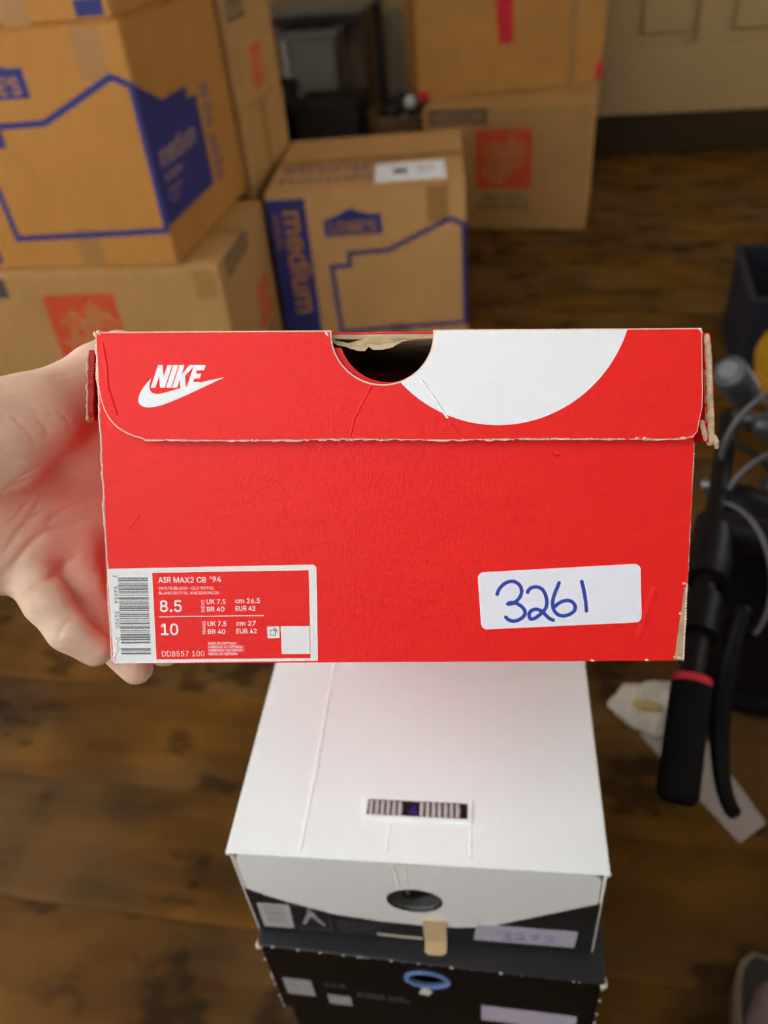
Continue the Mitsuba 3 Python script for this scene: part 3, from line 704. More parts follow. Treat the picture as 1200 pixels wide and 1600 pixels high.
lo = np.array([(89.5, 131.0), (93.0, 128.4), (96.7, 127.6), (100.7, 126.2), (104.2, 125.8), (105.8, 127.6), (107.5, 126.3), (111.3, 126.4), (114.8, 127.2), (119.3, 129.6), (124.4, 130.4), (131.6, 130.9)])
xs_ = np.linspace(89.5, 131.6, 120)
up_ = np.interp(xs_, hi[:, 0], hi[:, 1]) + 0.10 * nz(xs_, 0.9, 3)
dn_ = np.interp(xs_, lo[:, 0], lo[:, 1]) + 0.22 * nz(xs_, 1.1, 8)
mid = up_ * 0.45 + dn_ * 0.55 + 0.25 * nz(xs_, 0.5, 13)
obj('torn_fibre', BF_.mesh(extr(Polygon(mm(*(list(zip(xs_, up_)) + list(zip(xs_[::-1], mid[::-1]))))).buffer(0), 0.0010, -0.0030)), 'm_core', kt, label='torn tan cardboard')
obj('torn_fibre', BF_.mesh(extr(Polygon(mm(*(list(zip(xs_, mid + 0.15)) + list(zip(xs_[::-1], dn_[::-1]))))).buffer(0), 0.0008, -0.0034)), 'm_core_pale', kt, label='torn pale cardboard')
# lid: front flap
n_out = Point(0.1112, 0.1325).buffer(0.0200, quad_segs=28)
def flap_outline(grow=0.0, jag=0.0, seed=0):
    pts = [(0.0008, 0.1326)]
    cor = np.array([(0.0012, 0.1135), (0.0028, 0.1045), (0.0060, 0.0985), (0.0105, 0.0948), (0.0175, 0.0922)])
    from scipy.interpolate import splprep, splev
    tck, _ = splprep(cor.T, s=0, k=3)
    c = np.array(splev(np.linspace(0, 1, 30), tck)).T
    pts += [tuple(x) for x in c]
    for x in np.linspace(0.0185, 0.226, 240):
        pts.append((x, 0.0913 + jag * float(nz(x, 420, seed)) + 0.0002 * math.sin(x * 80)))
    pts += [(0.2300, 0.0915), (0.2326, 0.0922), (0.2342, 0.0942), (0.2348, 0.0985), (0.2357, 0.1030), (0.2358, 0.1080), (0.2347, 0.1336)]
    return Polygon(pts).buffer(0).buffer(grow)
FLAP = 0.0030
_a = math.radians(2.6)   # the flap stands off a little at its lower edge
_fb = BF_.b * math.cos(_a) - BF_.c * math.sin(_a)
FB = Frame(BF_.pt((0, 0.1326, 0)) - _fb * 0.1326, BF_.a, _fb, BF_.c * math.cos(_a) + BF_.b * math.sin(_a))
flap_core = flap_outline(0.00035, 0.0006, 5) - n_out.buffer(-0.0002)
flap_face = flap_outline(-0.0002, 0.0003, 8) - n_out.buffer(0.00045)
kf = obj('lid_flap', FB.mesh(extr(flap_core, 0.0022, 0.0003)), 'm_fringe', kr, label='front flap of the lid with frayed pale edge')
circ = Point(0.1562, 0.1487).buffer(0.0520, quad_segs=48)
fw_ = flap_face & circ
fz = FLAP - 0.0005
obj('red_print', FB.mesh(extr(flap_face - circ, 0.0005, fz)), 'm_red', kf, label='red printed face of the flap')
obj('white_half_circle', FB.mesh(extr(fw_, 0.0005, fz)), 'm_print_white', kf, label='white printed half circle')
CR = Frame(FB.pt((0, 0, FLAP)), FB.a, FB.b, FB.c)
each('crease', [CR.mesh(m_) for m_ in (crease([(107, 112.2), (103.5, 106), (100, 99), (98.5, 92.5)], 0.0005, 0.0004), crease([(138, 97.5), (141.5, 92.6)], 0.0004, 0.0003),)], 'm_red', kf)
obj('crease', CR.mesh(crease([(126, 114.5), (131, 107.5), (136.5, 99.5)], 0.0005, 0.0004)), 'm_print_white', kf)
obj('crease', CR.mesh(crease([(3.2, 129), (4.6, 120), (4.8, 112), (8, 101)], 0.0006, 0.0004)), 'm_red', kf)
# torn curl of paper along the left edge of the flap and lid side flaps
def side_flap(sign, x0, x1, v0, v1, jag, seed, t=0.0030):
    """lid side panel hinged at the top edge, flaring outwards; front edge torn."""
    vs = np.linspace(v0, v1, 26)
    V, Fc = [], []
    for i, v in enumerate(vs):
        s = (v - v0) / (v1 - v0)
        x = x0 + (x1 - x0) * s ** 0.8
        w0 = 0.0010 + jag * (0.5 + 0.5 * float(nz(v, 300, seed)))
        for dx in (0, sign * t):
            for w in (w0, DR + 0.002):
                V.append((x + dx, v, w))
    V = np.array(V)
    n = len(vs)
    for i in range(n - 1):
        a, b = 4 * i, 4 * (i + 1)
        for p, q in ((0, 1), (1, 3), (3, 2), (2, 0)):
            Fc += [(a + p, a + q, b + q), (a + p, b + q, b + p)]
    Fc += [(0, 2, 3), (0, 3, 1), (4 * n - 4, 4 * n - 3, 4 * n - 1), (4 * n - 4, 4 * n - 1, 4 * n - 2)]
    m = trimesh.Trimesh(V, Fc, process=False); m.fix_normals()
    return m
sfR = side_flap(1, WR + 0.0018, WR + 0.0062, 0.1325, 0.0895, 0.0015, 4)
ks = obj('lid_side', B.mesh(sfR), 'm_red', kr, label='side flap of the lid, bent outwards')
edge = []
for v in np.linspace(0.131, 0.0905, 52):
    s = (0.1325 - v) / 0.043
    x = WR + 0.0018 + 0.0044 * s ** 0.8 + 0.0015
    j = float(nz(v, 380, 14))
    edge.append(tm(hull([(x + 0.0004 * j, v, 0.0012 + 0.0006 * j, 0.0011 + 0.0004 * abs(j)), (x + 0.0003 * j, v - 0.0008, 0.0028, 0.0016)], 8)))
for v, x in ((0.1005, 0.2412), (0.0985, 0.2418), (0.0915, 0.2436), (0.0902, 0.2442), (0.0935, 0.2395), (0.0955, 0.2388), (0.0975, 0.2382)):
    edge.append(tm(hull([(x, v, 0.001, 0.0012), (x + 0.0008, v - 0.0025, 0.002, 0.0009)], 8)))
stuff(obj('torn_edge', B.mesh(cat(*edge)), 'm_core_pale', ks, smooth=40, label='torn tan cardboard edge'))
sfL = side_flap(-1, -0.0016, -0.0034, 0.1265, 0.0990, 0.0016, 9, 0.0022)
ks2 = obj('lid_side', B.mesh(sfL), 'm_red_shaded', kr, label='torn side flap of the lid')
edge = []
for v in np.linspace(0.1255, 0.0998, 34):
    j = float(nz(v, 330, 31))
    edge.append(tm(hull([(-0.0043 - 0.0014 * (0.1275 - v) / 0.028 + 0.0009 * j, v, 0.0025, 0.0006 + 0.0004 * abs(j)), (-0.0042 - 0.0014 * (0.1275 - v) / 0.028 + 0.0009 * j, v - 0.0008, 0.0042, 0.0008)], 8)))
stuff(obj('torn_edge', B.mesh(cat(*edge)), 'm_core', ks2, smooth=40))
obj('lid_back', B.mesh(chamfer_box(-0.001, WR + 0.001, 0.092, 0.1312, DR + 0.0004, DR + 0.003, 0.0006)), 'm_red', kr)
# frayed paper specks along edges
fray = []
for x in np.linspace(0.02, 0.228, 120):
    j = float(nz(x, 520, 44))
    if j > 0.05:
        fray.append(tm(hull([(x, 0.0912 + 0.0002 * j, 0.0026, 0.0004 + 0.0003 * j), (x + 0.0008, 0.0911, 0.0024, 0.0004)], 6)))
for x in (0.2105, 0.2135, 0.2282, 0.2290):
    fray.append(tm(hull([(x, 0.0914, 0.0028, 0.0007), (x + 0.001, 0.0914, 0.0026, 0.0005)], 6)))
for x, y in ((0.0004, 0.1322), (0.0016, 0.1328), (0.2342, 0.1332), (0.0895, 0.1322)):
    fray.append(tm(hull([(x, y, 0.0024, 0.0009), (x + 0.0006, y - 0.001, 0.0024, 0.0007)], 8)))
stuff(obj('frayed_paper', FB.mesh(cat(*fray)), 'm_fringe', kf, smooth=40))
# left edge and lower right edge: worn cardboard showing
worn = []
for y in np.linspace(0.002, 0.128, 110):
    j = float(nz(y, 260, 61))
    worn.append(tm(hull([(-0.0003 + 0.0004 * j, y, 0.0004, 0.0005 + 0.0003 * abs(j)), (-0.0003 + 0.0004 * j, y - 0.0012, 0.0012, 0.0006)], 6)))
for y in np.linspace(0.001, 0.089, 70):
    j = float(nz(y, 260, 71))
    worn.append(tm(hull([(WR + 0.0001 + 0.0002 * j, y, 0.0004, 0.0004 + 0.0002 * abs(j)), (WR + 0.0001, y - 0.0012, 0.0012, 0.0005)], 6)))
for x, y in ((0.2335, 0.0325), (0.2338, 0.0325), (0.2325, 0.020), (0.2312, 0.0015), (0.2330, 0.0012), (0.197, 0.0003), (0.2195, 0.0004)):
    worn.append(tm(hull([(x, y, 0.0002, 0.0006), (x + 0.001, y - 0.0003, 0.0002, 0.0004)], 6)))
obj('worn_edge', B.mesh(cat(*worn)), 'm_fringe', kr, smooth=40, label='worn pale cardboard edges')
stuff(kr + '__worn_edge')
each('crease', [BF_.mesh(m_) for m_ in (crease([(178.5, 85.6), (180, 84.6), (181.6, 85.2)], 0.0005, 0.0005), crease([(180, 84.6), (181, 83.2)], 0.0004, 0.0004), crease([(222, 31), (219, 21), (216, 9)], 0.0018, 0.00022),
                            crease([(9, 56), (14, 62)], 0.0006, 0.00012))], 'm_red', kr)
# logo on the flap
LG = Frame(FB.pt((0, 0, FLAP)), FB.a, FB.b, FB.c)
from scipy.interpolate import splprep, splev
def spl(pts, n=40):
    tck, _ = splprep(np.array(pts, float).T, s=0, k=min(3, len(pts) - 1))
    return [tuple(x) for x in np.array(splev(np.linspace(0, 1, n), tck)).T]
outer_c = spl([(21.6, 114.9), (18.8, 111.8), (16.8, 108.2), (16.6, 106.0), (17.6, 104.7), (19.6, 104.1), (23.0, 104.3), (28.2, 105.9), (37.0, 109.6), (49.6, 115.3)])
inner_c = spl([(49.6, 115.3), (40.0, 113.2), (32.0, 111.0), (27.8, 109.8), (24.6, 109.1), (22.6, 109.2), (21.2, 110.2), (20.8, 112.0), (21.6, 114.9)])
sw = Polygon(mm(*(outer_c + inner_c[1:]))).buffer(0)
def let(*polys):
    return shapely.union_all([Polygon(p) for p in polys])
hgt = 8.5
N_ = let([(0, 0), (1.75, 0), (1.75, hgt), (0, hgt)], [(3.9, 0), (5.65, 0), (5.65, hgt), (3.9, hgt)], [(0, hgt), (1.75, hgt), (5.65, 0), (3.9, 0)])
I_ = let([(6.3, 0), (8.3, 0), (8.3, hgt), (6.3, hgt)])
K_ = let([(8.9, 0), (10.8, 0), (10.8, hgt), (8.9, hgt)], [(10.6, 4.1), (13.0, hgt), (15.1, hgt), (12.4, 4.4), (14.6, -0.2), (12.4, -0.2)])
E_ = let([(14.9, 0.3), (16.7, 0.3), (16.7, hgt), (14.9, hgt)], [(16.5, hgt - 1.9), (19.6, hgt - 1.9), (19.6, hgt), (16.5, hgt)], [(16.5, 3.5), (18.9, 3.5), (18.9, 5.2), (16.5, 5.2)], [(16.5, 0.3), (19.3, 1.0), (19.6, 2.0), (16.5, 2.0)])
word = affinity.affine_transform(shapely.union_all([N_, I_, K_, E_]), [0.93e-3, 0.36e-3, 0, 1e-3, 0.0215, 0.1116])
obj('logo', LG.mesh(extr((sw | word).buffer(0.00008), 0.00025)), 'm_print_white', kf, label='white swoosh logo with NIKE lettering')

# size label
lbl = Polygon(mm((-0.1, 39.6), (83.0, 41.0), (84.2, 40.0), (84.3, 0.8), (0.6, 0.1))).buffer(0)
kl = obj('size_label', BF_.mesh(extr(lbl, 0.0003)), 'm_label_white', kr, label='white and red size label')
LF = Frame(BF_.pt((0, 0, 0.0003)), BF_.a, BF_.b, BF_.c)
obj('red_field', LF.mesh(extr(Polygon(mm((17.9, 37.9), (81.1, 38.7), (81.3, 2.0), (18.2, 1.8))), 0.00012)), 'm_red', kl, label='red printed field')
LF2 = Frame(BF_.pt((0, 0, 0.00042)), BF_.a, BF_.b, BF_.c)
rb = np.random.default_rng(12)
bars, y = [], 36.0
while y > 4.3:
    w = rb.choice([0.25, 0.3, 0.5, 0.7])
    if not (6.9 < y < 9.2):
        bars.append(sbox(0.0040, (y - w) / 1000, 0.0160, y / 1000))
    y -= w + rb.choice([0.25, 0.3, 0.45, 0.6])
obj('barcode', LF.mesh(extr(shapely.union_all(bars), 0.0002)), 'm_bar_grey', kl, label='barcode of thin dark bars')
def vtext(t, x, y0, length, h, up=False):
    m = fit_text(t, 0, length, 0, h, 0.0002, False)
    v = m.vertices.copy()
    m.vertices = np.stack([(x - v[:, 1]) if up else (x + v[:, 1]), (y0 + v[:, 0]) if up else (y0 - v[:, 0]), v[:, 2]], 1)
    return m
obj('barcode_digits', LF.mesh(cat(vtext('1', 0.0021, 0.0371, 0.0010, 0.0016), vtext('94954', 0.0021, 0.0325, 0.0072, 0.0016), vtext('31920', 0.0021, 0.0222, 0.0072, 0.0016), vtext('1', 0.0022, 0.0112, 0.0010, 0.0016))), 'm_bar_grey', kl)
D2 = 0.0002
FT_ = lambda t, x0, x1, y, h, b=True: fit_text(t, x0 / 1000, x1 / 1000, y / 1000, h / 1000, D2, b)
txt = [FT_('AIR MAX2 CB', 20.2, 39.6, 33.9, 2.2), FT_("'94", 41.2, 45.6, 34.1, 2.2), FT_('WHITE/BLACK-OLD ROYAL', 20.2, 42.7, 31.0, 1.2, False), FT_('BLANC/ROYAL ANCIEN/NOIR', 20.2, 44.6, 29.0, 1.2, False),
       FT_('8.5', 20.4, 29.4, 21.9, 4.6), FT_('10', 20.5, 27.6, 12.2, 4.6), FT_('UK 7.5', 39.5, 47.2, 25.0, 1.9), FT_('BR 40', 39.5, 46.6, 21.9, 1.9), FT_('cm 26.5', 51.1, 61.2, 25.3, 1.9), FT_('EUR 42', 51.1, 59.2, 22.1, 1.9),
       FT_('UK 7.5', 39.6, 47.3, 15.8, 1.9), FT_('BR 40', 39.6, 46.7, 12.5, 1.9), FT_('cm 27', 51.2, 59.2, 15.9, 1.9), FT_('EUR 42', 51.2, 59.5, 12.6, 1.9), FT_('DD8557 100', 20.5, 37.9, 3.1, 2.2, False),
       FT_('MADE IN VIETNAM /', 39.5, 51.4, 8.0, 1.0), FT_('FABRIQUE AU VIETNAM /', 39.5, 54.0, 6.5, 1.0), FT_('FABRICADO NO VIETNÃ /', 39.5, 54.2, 5.0, 1.0), FT_('HECHO EN VIETNAM', 39.5, 51.4, 3.5, 1.0),
       vtext('MENS', 0.0386, 0.0217, 0.0050, 0.0014, True), vtext('WMNS', 0.0388, 0.0122, 0.0056, 0.0014, True), extr(Polygon(mm((20, 19.55), (20, 19.9), (62.6, 20.25), (62.6, 19.9))), D2)]
obj('lettering', LF2.mesh(cat(*txt)), 'm_label_white', kl, label='white size lettering')
obj('blank_square', LF2.mesh(extr(Polygon(mm((69.5, 3.8), (69.3, 15.5), (81.0, 15.6), (81.1, 3.8))), D2)), 'm_label_white', kl, label='plain white square')
sq = obj('icon', LF2.mesh(extr(Polygon(mm((63.9, 10.5), (63.8, 15.4), (68.7, 15.5), (68.8, 10.6))), D2)), 'm_label_white', kl, label='small icon square')
LF3 = Frame(BF_.pt((0, 0, 0.0006)), BF_.a, BF_.b, BF_.c)
ic = (sbox(0.0648, 0.0117, 0.0673, 0.0141) - sbox(0.0651, 0.0120, 0.0670, 0.0138)) | (Point(0.0662, 0.0132).buffer(0.0018) - Point(0.0662, 0.0132).buffer(0.0014)) & sbox(0.0662, 0.0132, 0.069, 0.016) | (Point(0.0662, 0.0132).buffer(0.0011) - Point(0.0662, 0.0132).buffer(0.0007)) & sbox(0.0662, 0.0132, 0.069, 0.016)
obj('icon_lines', BF_.mesh(extr(ic, 0.0001, 0.00062)), 'm_bar_grey', kl)
each('wrinkle', [BF_.mesh(m_) for m_ in [tm(hull([(0.0008 + 0.0015 * i, 0.001 + 0.004 * i + 0.002 * j, 0.0002, 0.0006), (0.0013 + 0.001 * j, 0.0045 + 0.004 * i + 0.001 * j, 0.0002, 0.0005)], 8)) for i in (0, 1) for j in (0, 1, 2)]], 'm_label_white', kl, smooth=40)
# numbered sticker
stk = Polygon(mm((149.4, 37.4), (215.5, 40.8), (217.0, 16.4), (151.3, 13.6)))
stk = stk.buffer(-0.0025).buffer(0.0025, quad_segs=8)
ks = obj('number_sticker', BF_.mesh(extr(stk, 0.0003)), 'm_sticker', kr, label='white sticker numbered 3261')
num = shapely.union_all([pen(DIG[c], 0.1575, 0.0, 0.001, 0.00145) for c in '3261'])
obj('handwriting', BF_.mesh(extr(num, 0.0002, 0.0003)), 'm_pen_blue', ks, label='3261 in blue pen')

# ================================================================== THE HAND
def skin_fn(p, n, uv):
    a = mikit.fbm(p.x * 60, p.y * 60, p.z * 60, 3)
    b = mikit.fbm(p.x * 350, p.y * 350, p.z * 350, 2)
    c = mikit.mix((0.74, 0.47, 0.345), (0.80, 0.59, 0.45), dr.clip((a - 0.5) * 2.2 + 0.5, 0, 1))
    return c * (0.96 + 0.08 * b)
def skin_bump(p, n, uv):
    return mikit.fbm(p.x * 900, p.y * 900, p.z * 900, 2) + 1.5 * mikit.fbm(p.x * 250, p.y * 250, p.z * 250, 2)
bsdf('m_skin', skin_fn, 0.5, 0.35, bump=skin_bump, bump_scale=0.00012, eps=2e-4)

def cone_d(P, a, b, ra, rb):
    a, b = np.array(a, float), np.array(b, float)
    ab = b - a
    t = np.clip(((P - a) @ ab) / (ab @ ab), 0, 1)
    return np.linalg.norm(P - a - t[:, None] * ab, axis=1) - (ra + (rb - ra) * t)
def smin(a, b, k):
    h = np.clip(0.5 + 0.5 * (b - a) / k, 0, 1)
    return b * (1 - h) + a * h - k * h * (1 - h)
PALM = [((-160, 66, -80), (-108, 72, -28), 28, 25), ((-108, 72, -28), (-82, 70, -4), 25, 21),
        ((-84, 84, 0), (-26, 74, 72), 17, 11), ((-86, 72, -4), (-27, 64, 66), 17, 11.5), ((-88, 60, -6), (-31, 52, 56), 17, 12), ((-90, 50, -10), (-44, 42, 30), 17, 12.5),
        ((-74, 90, -4), (-36, 99, 26), 21, 16.5), ((-82, 82, -6), (-46, 88, 16), 20, 17),
        ((-38, 100, 26), (-22.5, 88, 64), 14, 10), ((-28, 108, 44), (-22, 92, 66), 11, 10), ((-30, 84, 56), (-22, 70, 76), 12, 10),
        ((-56, 38, 8), (-31, 39, 44), 11.5, 11.5), ((-34, 42, 44), (-24, 46, 66), 11.5, 11)]
FING = {'thumb': [((-50, 94, 12), (-32, 107, 36), 17, 13), ((-32, 107, 36), (-20, 122, 51), 12.5, 10.3), ((-20, 122, 51), (-11.5, 132.0, 63), 10.3, 8.4)],
        'pinky': [((-48, 40, 24), (-29.5, 24, 9), 10.5, 9.3), ((-29.5, 24, 9), (-21, 11.5, 9), 9.2, 8.5), ((-21, 11.5, 9), (-11.5, 2.0, 13), 8.5, 7.4)],
        'ring': [((-36, 48, 50), (-22, 24, 31), 10.5, 9.2), ((-22, 24, 31), (-13, 3, 30), 9.2, 8.6), ((-13, 3, 30), (0.5, -11.5, 29), 8.6, 7.6)],
        'middle': [((-30, 58, 62), (-20, 28, 55), 11, 9.4), ((-20, 28, 55), (-13, 2, 54), 9.4, 8.8), ((-13, 2, 54), (6, -12, 56), 8.8, 7.8)],
        'index': [((-28, 68, 70), (-18.5, 38, 80), 11, 9.4), ((-18.5, 38, 80), (-12.5, 12, 84), 9.4, 8.8), ((-12.5, 12, 84), (-9, -4, 86), 8.8, 7.8)]}
CREASES = []
def hand_d(P):
    d = None
    for a, b, ra, rb in PALM:
        c = cone_d(P, a, b, ra, rb)
        d = c if d is None else smin(d, c, 9.0)
    fing = None
    for name, segs in FING.items():
        f_ = None
        for i, (a, b, ra, rb) in enumerate(segs):
            c = cone_d(P, a, b, ra, rb)
            f_ = c if f_ is None else smin(f_, c, 3.0)
        f_ = smin(d, f_, 11.0 if name == 'thumb' else 6.0)
        fing = f_ if fing is None else smin(fing, f_, 1.2)
    return fing
def grid_surface(fn, lo, hi, step):
    """marching tetrahedra through manifold3d with the field sampled once on a grid."""
    from scipy.ndimage import map_coordinates
    ax = [np.arange(l, h + step, step) for l, h in zip(lo, hi)]
    G = np.stack(np.meshgrid(*ax, indexing='ij'), -1)
    D = fn(G.reshape(-1, 3)).reshape(G.shape[:3])
    from scipy.interpolate import RegularGridInterpolator
    n = D.shape
    def sd(x, y, z):
        i, j, k = (x - lo[0]) / step, (y - lo[1]) / step, (z - lo[2]) / step
        a, b, c = int(min(max(i, 0), n[0] - 2)), int(min(max(j, 0), n[1] - 2)), int(min(max(k, 0), n[2] - 2))
        u, v, w = i - a, j - b, k - c
        q = D[a:a + 2, b:b + 2, c:c + 2]
        q = q[0] * (1 - u) + q[1] * u
        q = q[0] * (1 - v) + q[1] * v
        return -float(q[0] * (1 - w) + q[1] * w)
    return tm(manifold3d.Manifold.level_set(sd, [*lo, *hi], step * 1.3))
hm = grid_surface(hand_d, (-185, -32, -105), (20, 150, 105), 2.2)
hm = trimesh.Trimesh(hm.vertices, hm.faces)
trimesh.smoothing.filter_taubin(hm, iterations=8)
hm = hm.subdivide()
hm = trimesh.Trimesh(hm.vertices, hm.faces)
trimesh.smoothing.filter_taubin(hm, iterations=6)
HAND_CREASES = [(1.3, 1.5, [(-45.8, 69.1, 9.1), (-35.9, 74.2, 11.1), (-29.5, 80.0, 22.0), (-22.7, 86.4, 27.9), (-19.5, 90.9, 31.7)]),
                (0.5, 1.0, [(-42.6, 71.7, 7.0), (-34.3, 77.1, 7.9), (-28.2, 81.7, 15.9), (-24.4, 85.0, 23.6)]),
                (0.5, 1.0, [(-43.0, 69.9, 11.8), (-38.3, 67.6, 28.3), (-29.2, 65.1, 40.4), (-21.4, 64.2, 50.8)]),
                (0.45, 1.0, [(-44.2, 57.5, 16.6), (-41.6, 62.7, 22.6), (-37.9, 69.7, 29.0)]),
                (0.45, 1.0, [(-39.6, 51.2, 16.3), (-39.0, 60.9, 25.7), (-36.3, 69.5, 31.8)]),
                (0.5, 1.0, [(-34.4, 51.5, 23.3), (-31.6, 58.3, 34.6), (-25.2, 61.4, 44.6), (-21.4, 63.4, 50.5)]),
                (1.2, 1.5, [(-45.1, 34.9, 3.0), (-40.5, 41.1, 7.9), (-37.0, 47.9, 16.2), (-33.4, 51.3, 24.3), (-28.4, 52.3, 32.7), (-23.1, 53.8, 41.7), (-19.9, 54.8, 47.6)]),
                (0.7, 1.2, [(-44.5, 46.3, 6.0), (-41.7, 52.7, 15.3), (-38.7, 58.3, 24.7), (-34.5, 60.1, 31.6)]),
                (2.0, 1.5, [(-36.6, 30.4, 3.6), (-30.5, 33.8, 5.2), (-27.8, 34.6, 8.8), (-27.8, 35.9, 25.3), (-23.7, 39.6, 29.7)]),
                (0.6, 1.0, [(-30.6, 24.8, -0.8), (-28.6, 26.5, -0.4), (-24.5, 27.5, 1.2), (-21.1, 26.2, 4.1)]),
                (0.7, 1.0, [(-22.6, 9.4, 0.4), (-19.7, 14.8, 0.4), (-17.1, 18.2, 3.5), (-14.9, 18.5, 7.6)]),
                (0.5, 1.0, [(-16.8, 20.8, 7.3), (-18.9, 19.6, 21.6), (-15.0, 20.9, 23.2)]),
                (0.22, 0.9, [(-35.8, 101.5, 0.0), (-31.9, 97.4, 2.4), (-29.5, 92.8, 5.0), (-29.0, 88.0, 6.8)]),
                (0.22, 0.9, [(-29.6, 101.4, 6.4), (-26.7, 97.8, 8.8), (-25.3, 93.0, 11.1)]),
                (0.35, 0.9, [(-38.3, 88.6, -4.0), (-35.2, 85.4, -0.3), (-31.0, 82.3, 7.0)]),
                (0.35, 0.9, [(-23.4, 103.4, 13.7), (-20.5, 100.2, 17.2), (-19.7, 95.9, 19.9)]),
                (0.4, 1.0, [(-26.7, 116.7, 23.6), (-23.7, 118.3, 29.3), (-20.7, 119.3, 33.1)])]   # (depth, half width, [points in box millimetres])
from scipy.spatial import cKDTree
_n = np.array(hm.vertex_normals)
_push = np.zeros(len(hm.vertices))
for dep, sig, pts in HAND_CREASES:
    p = np.array(pts, float)
    tck, _ = splprep(p.T, s=0, k=min(3, len(p) - 1))
    q = np.array(splev(np.linspace(0, 1, 120), tck)).T
    d_, i_ = cKDTree(q).query(hm.vertices)
    fade = np.clip(np.minimum(i_, 119 - i_) / 22.0, 0.25, 1)
    _push = np.maximum(_push, dep * fade * np.exp(-(d_ / sig) ** 2)) 
hm.vertices = hm.vertices - _n * _push[:, None]
# palm and finger creases: grooves pressed into the surface along lines (px positions were measured on the palm, here in box millimetres)
kh = thing('person', 'person holding the left side of the red shoe box, left hand with palm showing', 'person')
hv = hm.copy(); hv.vertices = hv.vertices / 1000.0
obj('hand', B.mesh(hv), 'm_skin', kh, smooth=True)

# the rest of the person, seated on a low stool behind the camera: it keeps the low light of the windows off the stack and the floor
bsdf('m_cloth_dark', (0.035, 0.035, 0.04), 0.85, 0.2)
bsdf('m_hair', (0.03, 0.02, 0.014), 0.7, 0.3)
def limb(*pr):
    return manifold3d.Manifold.batch_boolean([hull([a, b], 18) for a, b in zip(pr[:-1], pr[1:])], manifold3d.OpType.Add)
def soft(man, it=12, step=0.02):
    m = tm(man.refine_to_length(step)); m = trimesh.Trimesh(m.vertices, m.faces)
    trimesh.smoothing.filter_taubin(m, iterations=it)
    return m
wr = B.pt((-0.160, 0.066, -0.080))
torso = hull([(-0.10, -0.62, 0.52, 0.13), (0.14, -0.62, 0.52, 0.13), (-0.10, -0.58, 0.72, 0.12), (0.14, -0.58, 0.72, 0.12)], 20) + hull([(-0.10, -0.58, 0.72, 0.12), (0.14, -0.58, 0.72, 0.12), (-0.16, -0.52, 0.96, 0.075), (0.20, -0.52, 0.96, 0.075), (0.02, -0.50, 1.00, 0.07)], 20)
arm_l = limb((-0.17, -0.52, 0.95, 0.062), (-0.36, -0.22, 0.74, 0.048), (wr[0] * 0.35 - 0.36 * 0.65, wr[1] * 0.35 - 0.22 * 0.65, wr[2] * 0.35 + 0.74 * 0.65, 0.042))
arm_r = limb((0.21, -0.52, 0.95, 0.062), (0.36, -0.32, 0.72, 0.048), (0.17, -0.10, 0.86, 0.034))
obj('jumper', soft(torso + arm_l + arm_r), 'm_cloth_dark', kh, smooth=True, label='dark jumper')
legs = limb((-0.07, -0.60, 0.465, 0.11), (-0.34, -0.12, 0.47, 0.068), (-0.44, 0.06, 0.10, 0.05)) + limb((0.12, -0.60, 0.465, 0.11), (0.36, -0.12, 0.47, 0.068), (0.352, 0.075, 0.165, 0.045))
obj('trousers', soft(legs), 'm_cloth_dark', kh, smooth=True, label='dark trousers')
obj('forearm', soft(limb((wr[0] * 0.3 - 0.36 * 0.7, wr[1] * 0.3 - 0.22 * 0.7, wr[2] * 0.3 + 0.74 * 0.7, 0.036), (wr[0], wr[1], wr[2], 0.0265)), 6, 0.01), 'm_skin', kh, smooth=True)
head = soft(hull([(0.02, -0.47, 1.22, 0.088), (0.02, -0.43, 1.21, 0.078), (0.02, -0.415, 1.14, 0.050)], 24) + limb((0.02, -0.50, 1.00, 0.058), (0.02, -0.47, 1.12, 0.055)), 8, 0.012)
nose = tm(hull([(0.02, -0.352, 1.205, 0.008), (0.02, -0.338, 1.172, 0.012)], 12))
obj('head', cat(head, nose), 'm_skin', kh, smooth=True)
obj('hair', soft(hull([(0.02, -0.48, 1.235, 0.092), (0.02, -0.44, 1.255, 0.075), (0.02, -0.51, 1.16, 0.06)], 24), 4, 0.012), 'm_hair', kh, smooth=True)
kst = thing('stool', 'low round stool the person sits on behind the camera', 'stool')
st_ = trimesh.creation.cylinder(0.19, 0.04, sections=40); st_.apply_translation((0.02, -0.62, 0.325))
obj('seat', st_, 'm_dark_wood', kst, smooth=40)
for a in range(4):
    t_ = math.radians(45 + 90 * a)
    obj('leg', tube([(0.02 + 0.12 * math.cos(t_), -0.62 + 0.12 * math.sin(t_), 0.31), (0.02 + 0.16 * math.cos(t_), -0.62 + 0.16 * math.sin(t_), 0.0)], [0.016, 0.013], 10, False), 'm_dark_wood', kst, smooth=40)

# ================================================================== RIGHT SIDE: folded scooter, paper, shoe, bag
bsdf('m_rubber', (0.004, 0.0035, 0.0035), 0.8, 0.15)
bsdf('m_plastic', (0.005, 0.0045, 0.005), 0.45, 0.15)
bsdf('m_dark_frame', (0.008, 0.006, 0.0065), 0.45, 0.15)
bsdf('m_chrome', (0.25, 0.26, 0.27), 0.3, 0.5, metal=0.8)
bsdf('m_red_ring', (0.55, 0.012, 0.03), 0.35, 0.5)
bsdf('m_cable', (0.07, 0.072, 0.072), 0.45, 0.5)
bsdf('m_grey_plastic', (0.035, 0.038, 0.042), 0.3, 0.5)
ksc = thing('scooter', 'black folded scooter with handlebar grip and brake lever on the right', 'scooter')
G0 = np.array([0.218, 0.352, 0.325]); G1 = np.array([0.255, 0.437, 0.366]); bd = (G1 - G0) / np.linalg.norm(G1 - G0)
C1 = np.array([0.43, 0.80, 0.40])
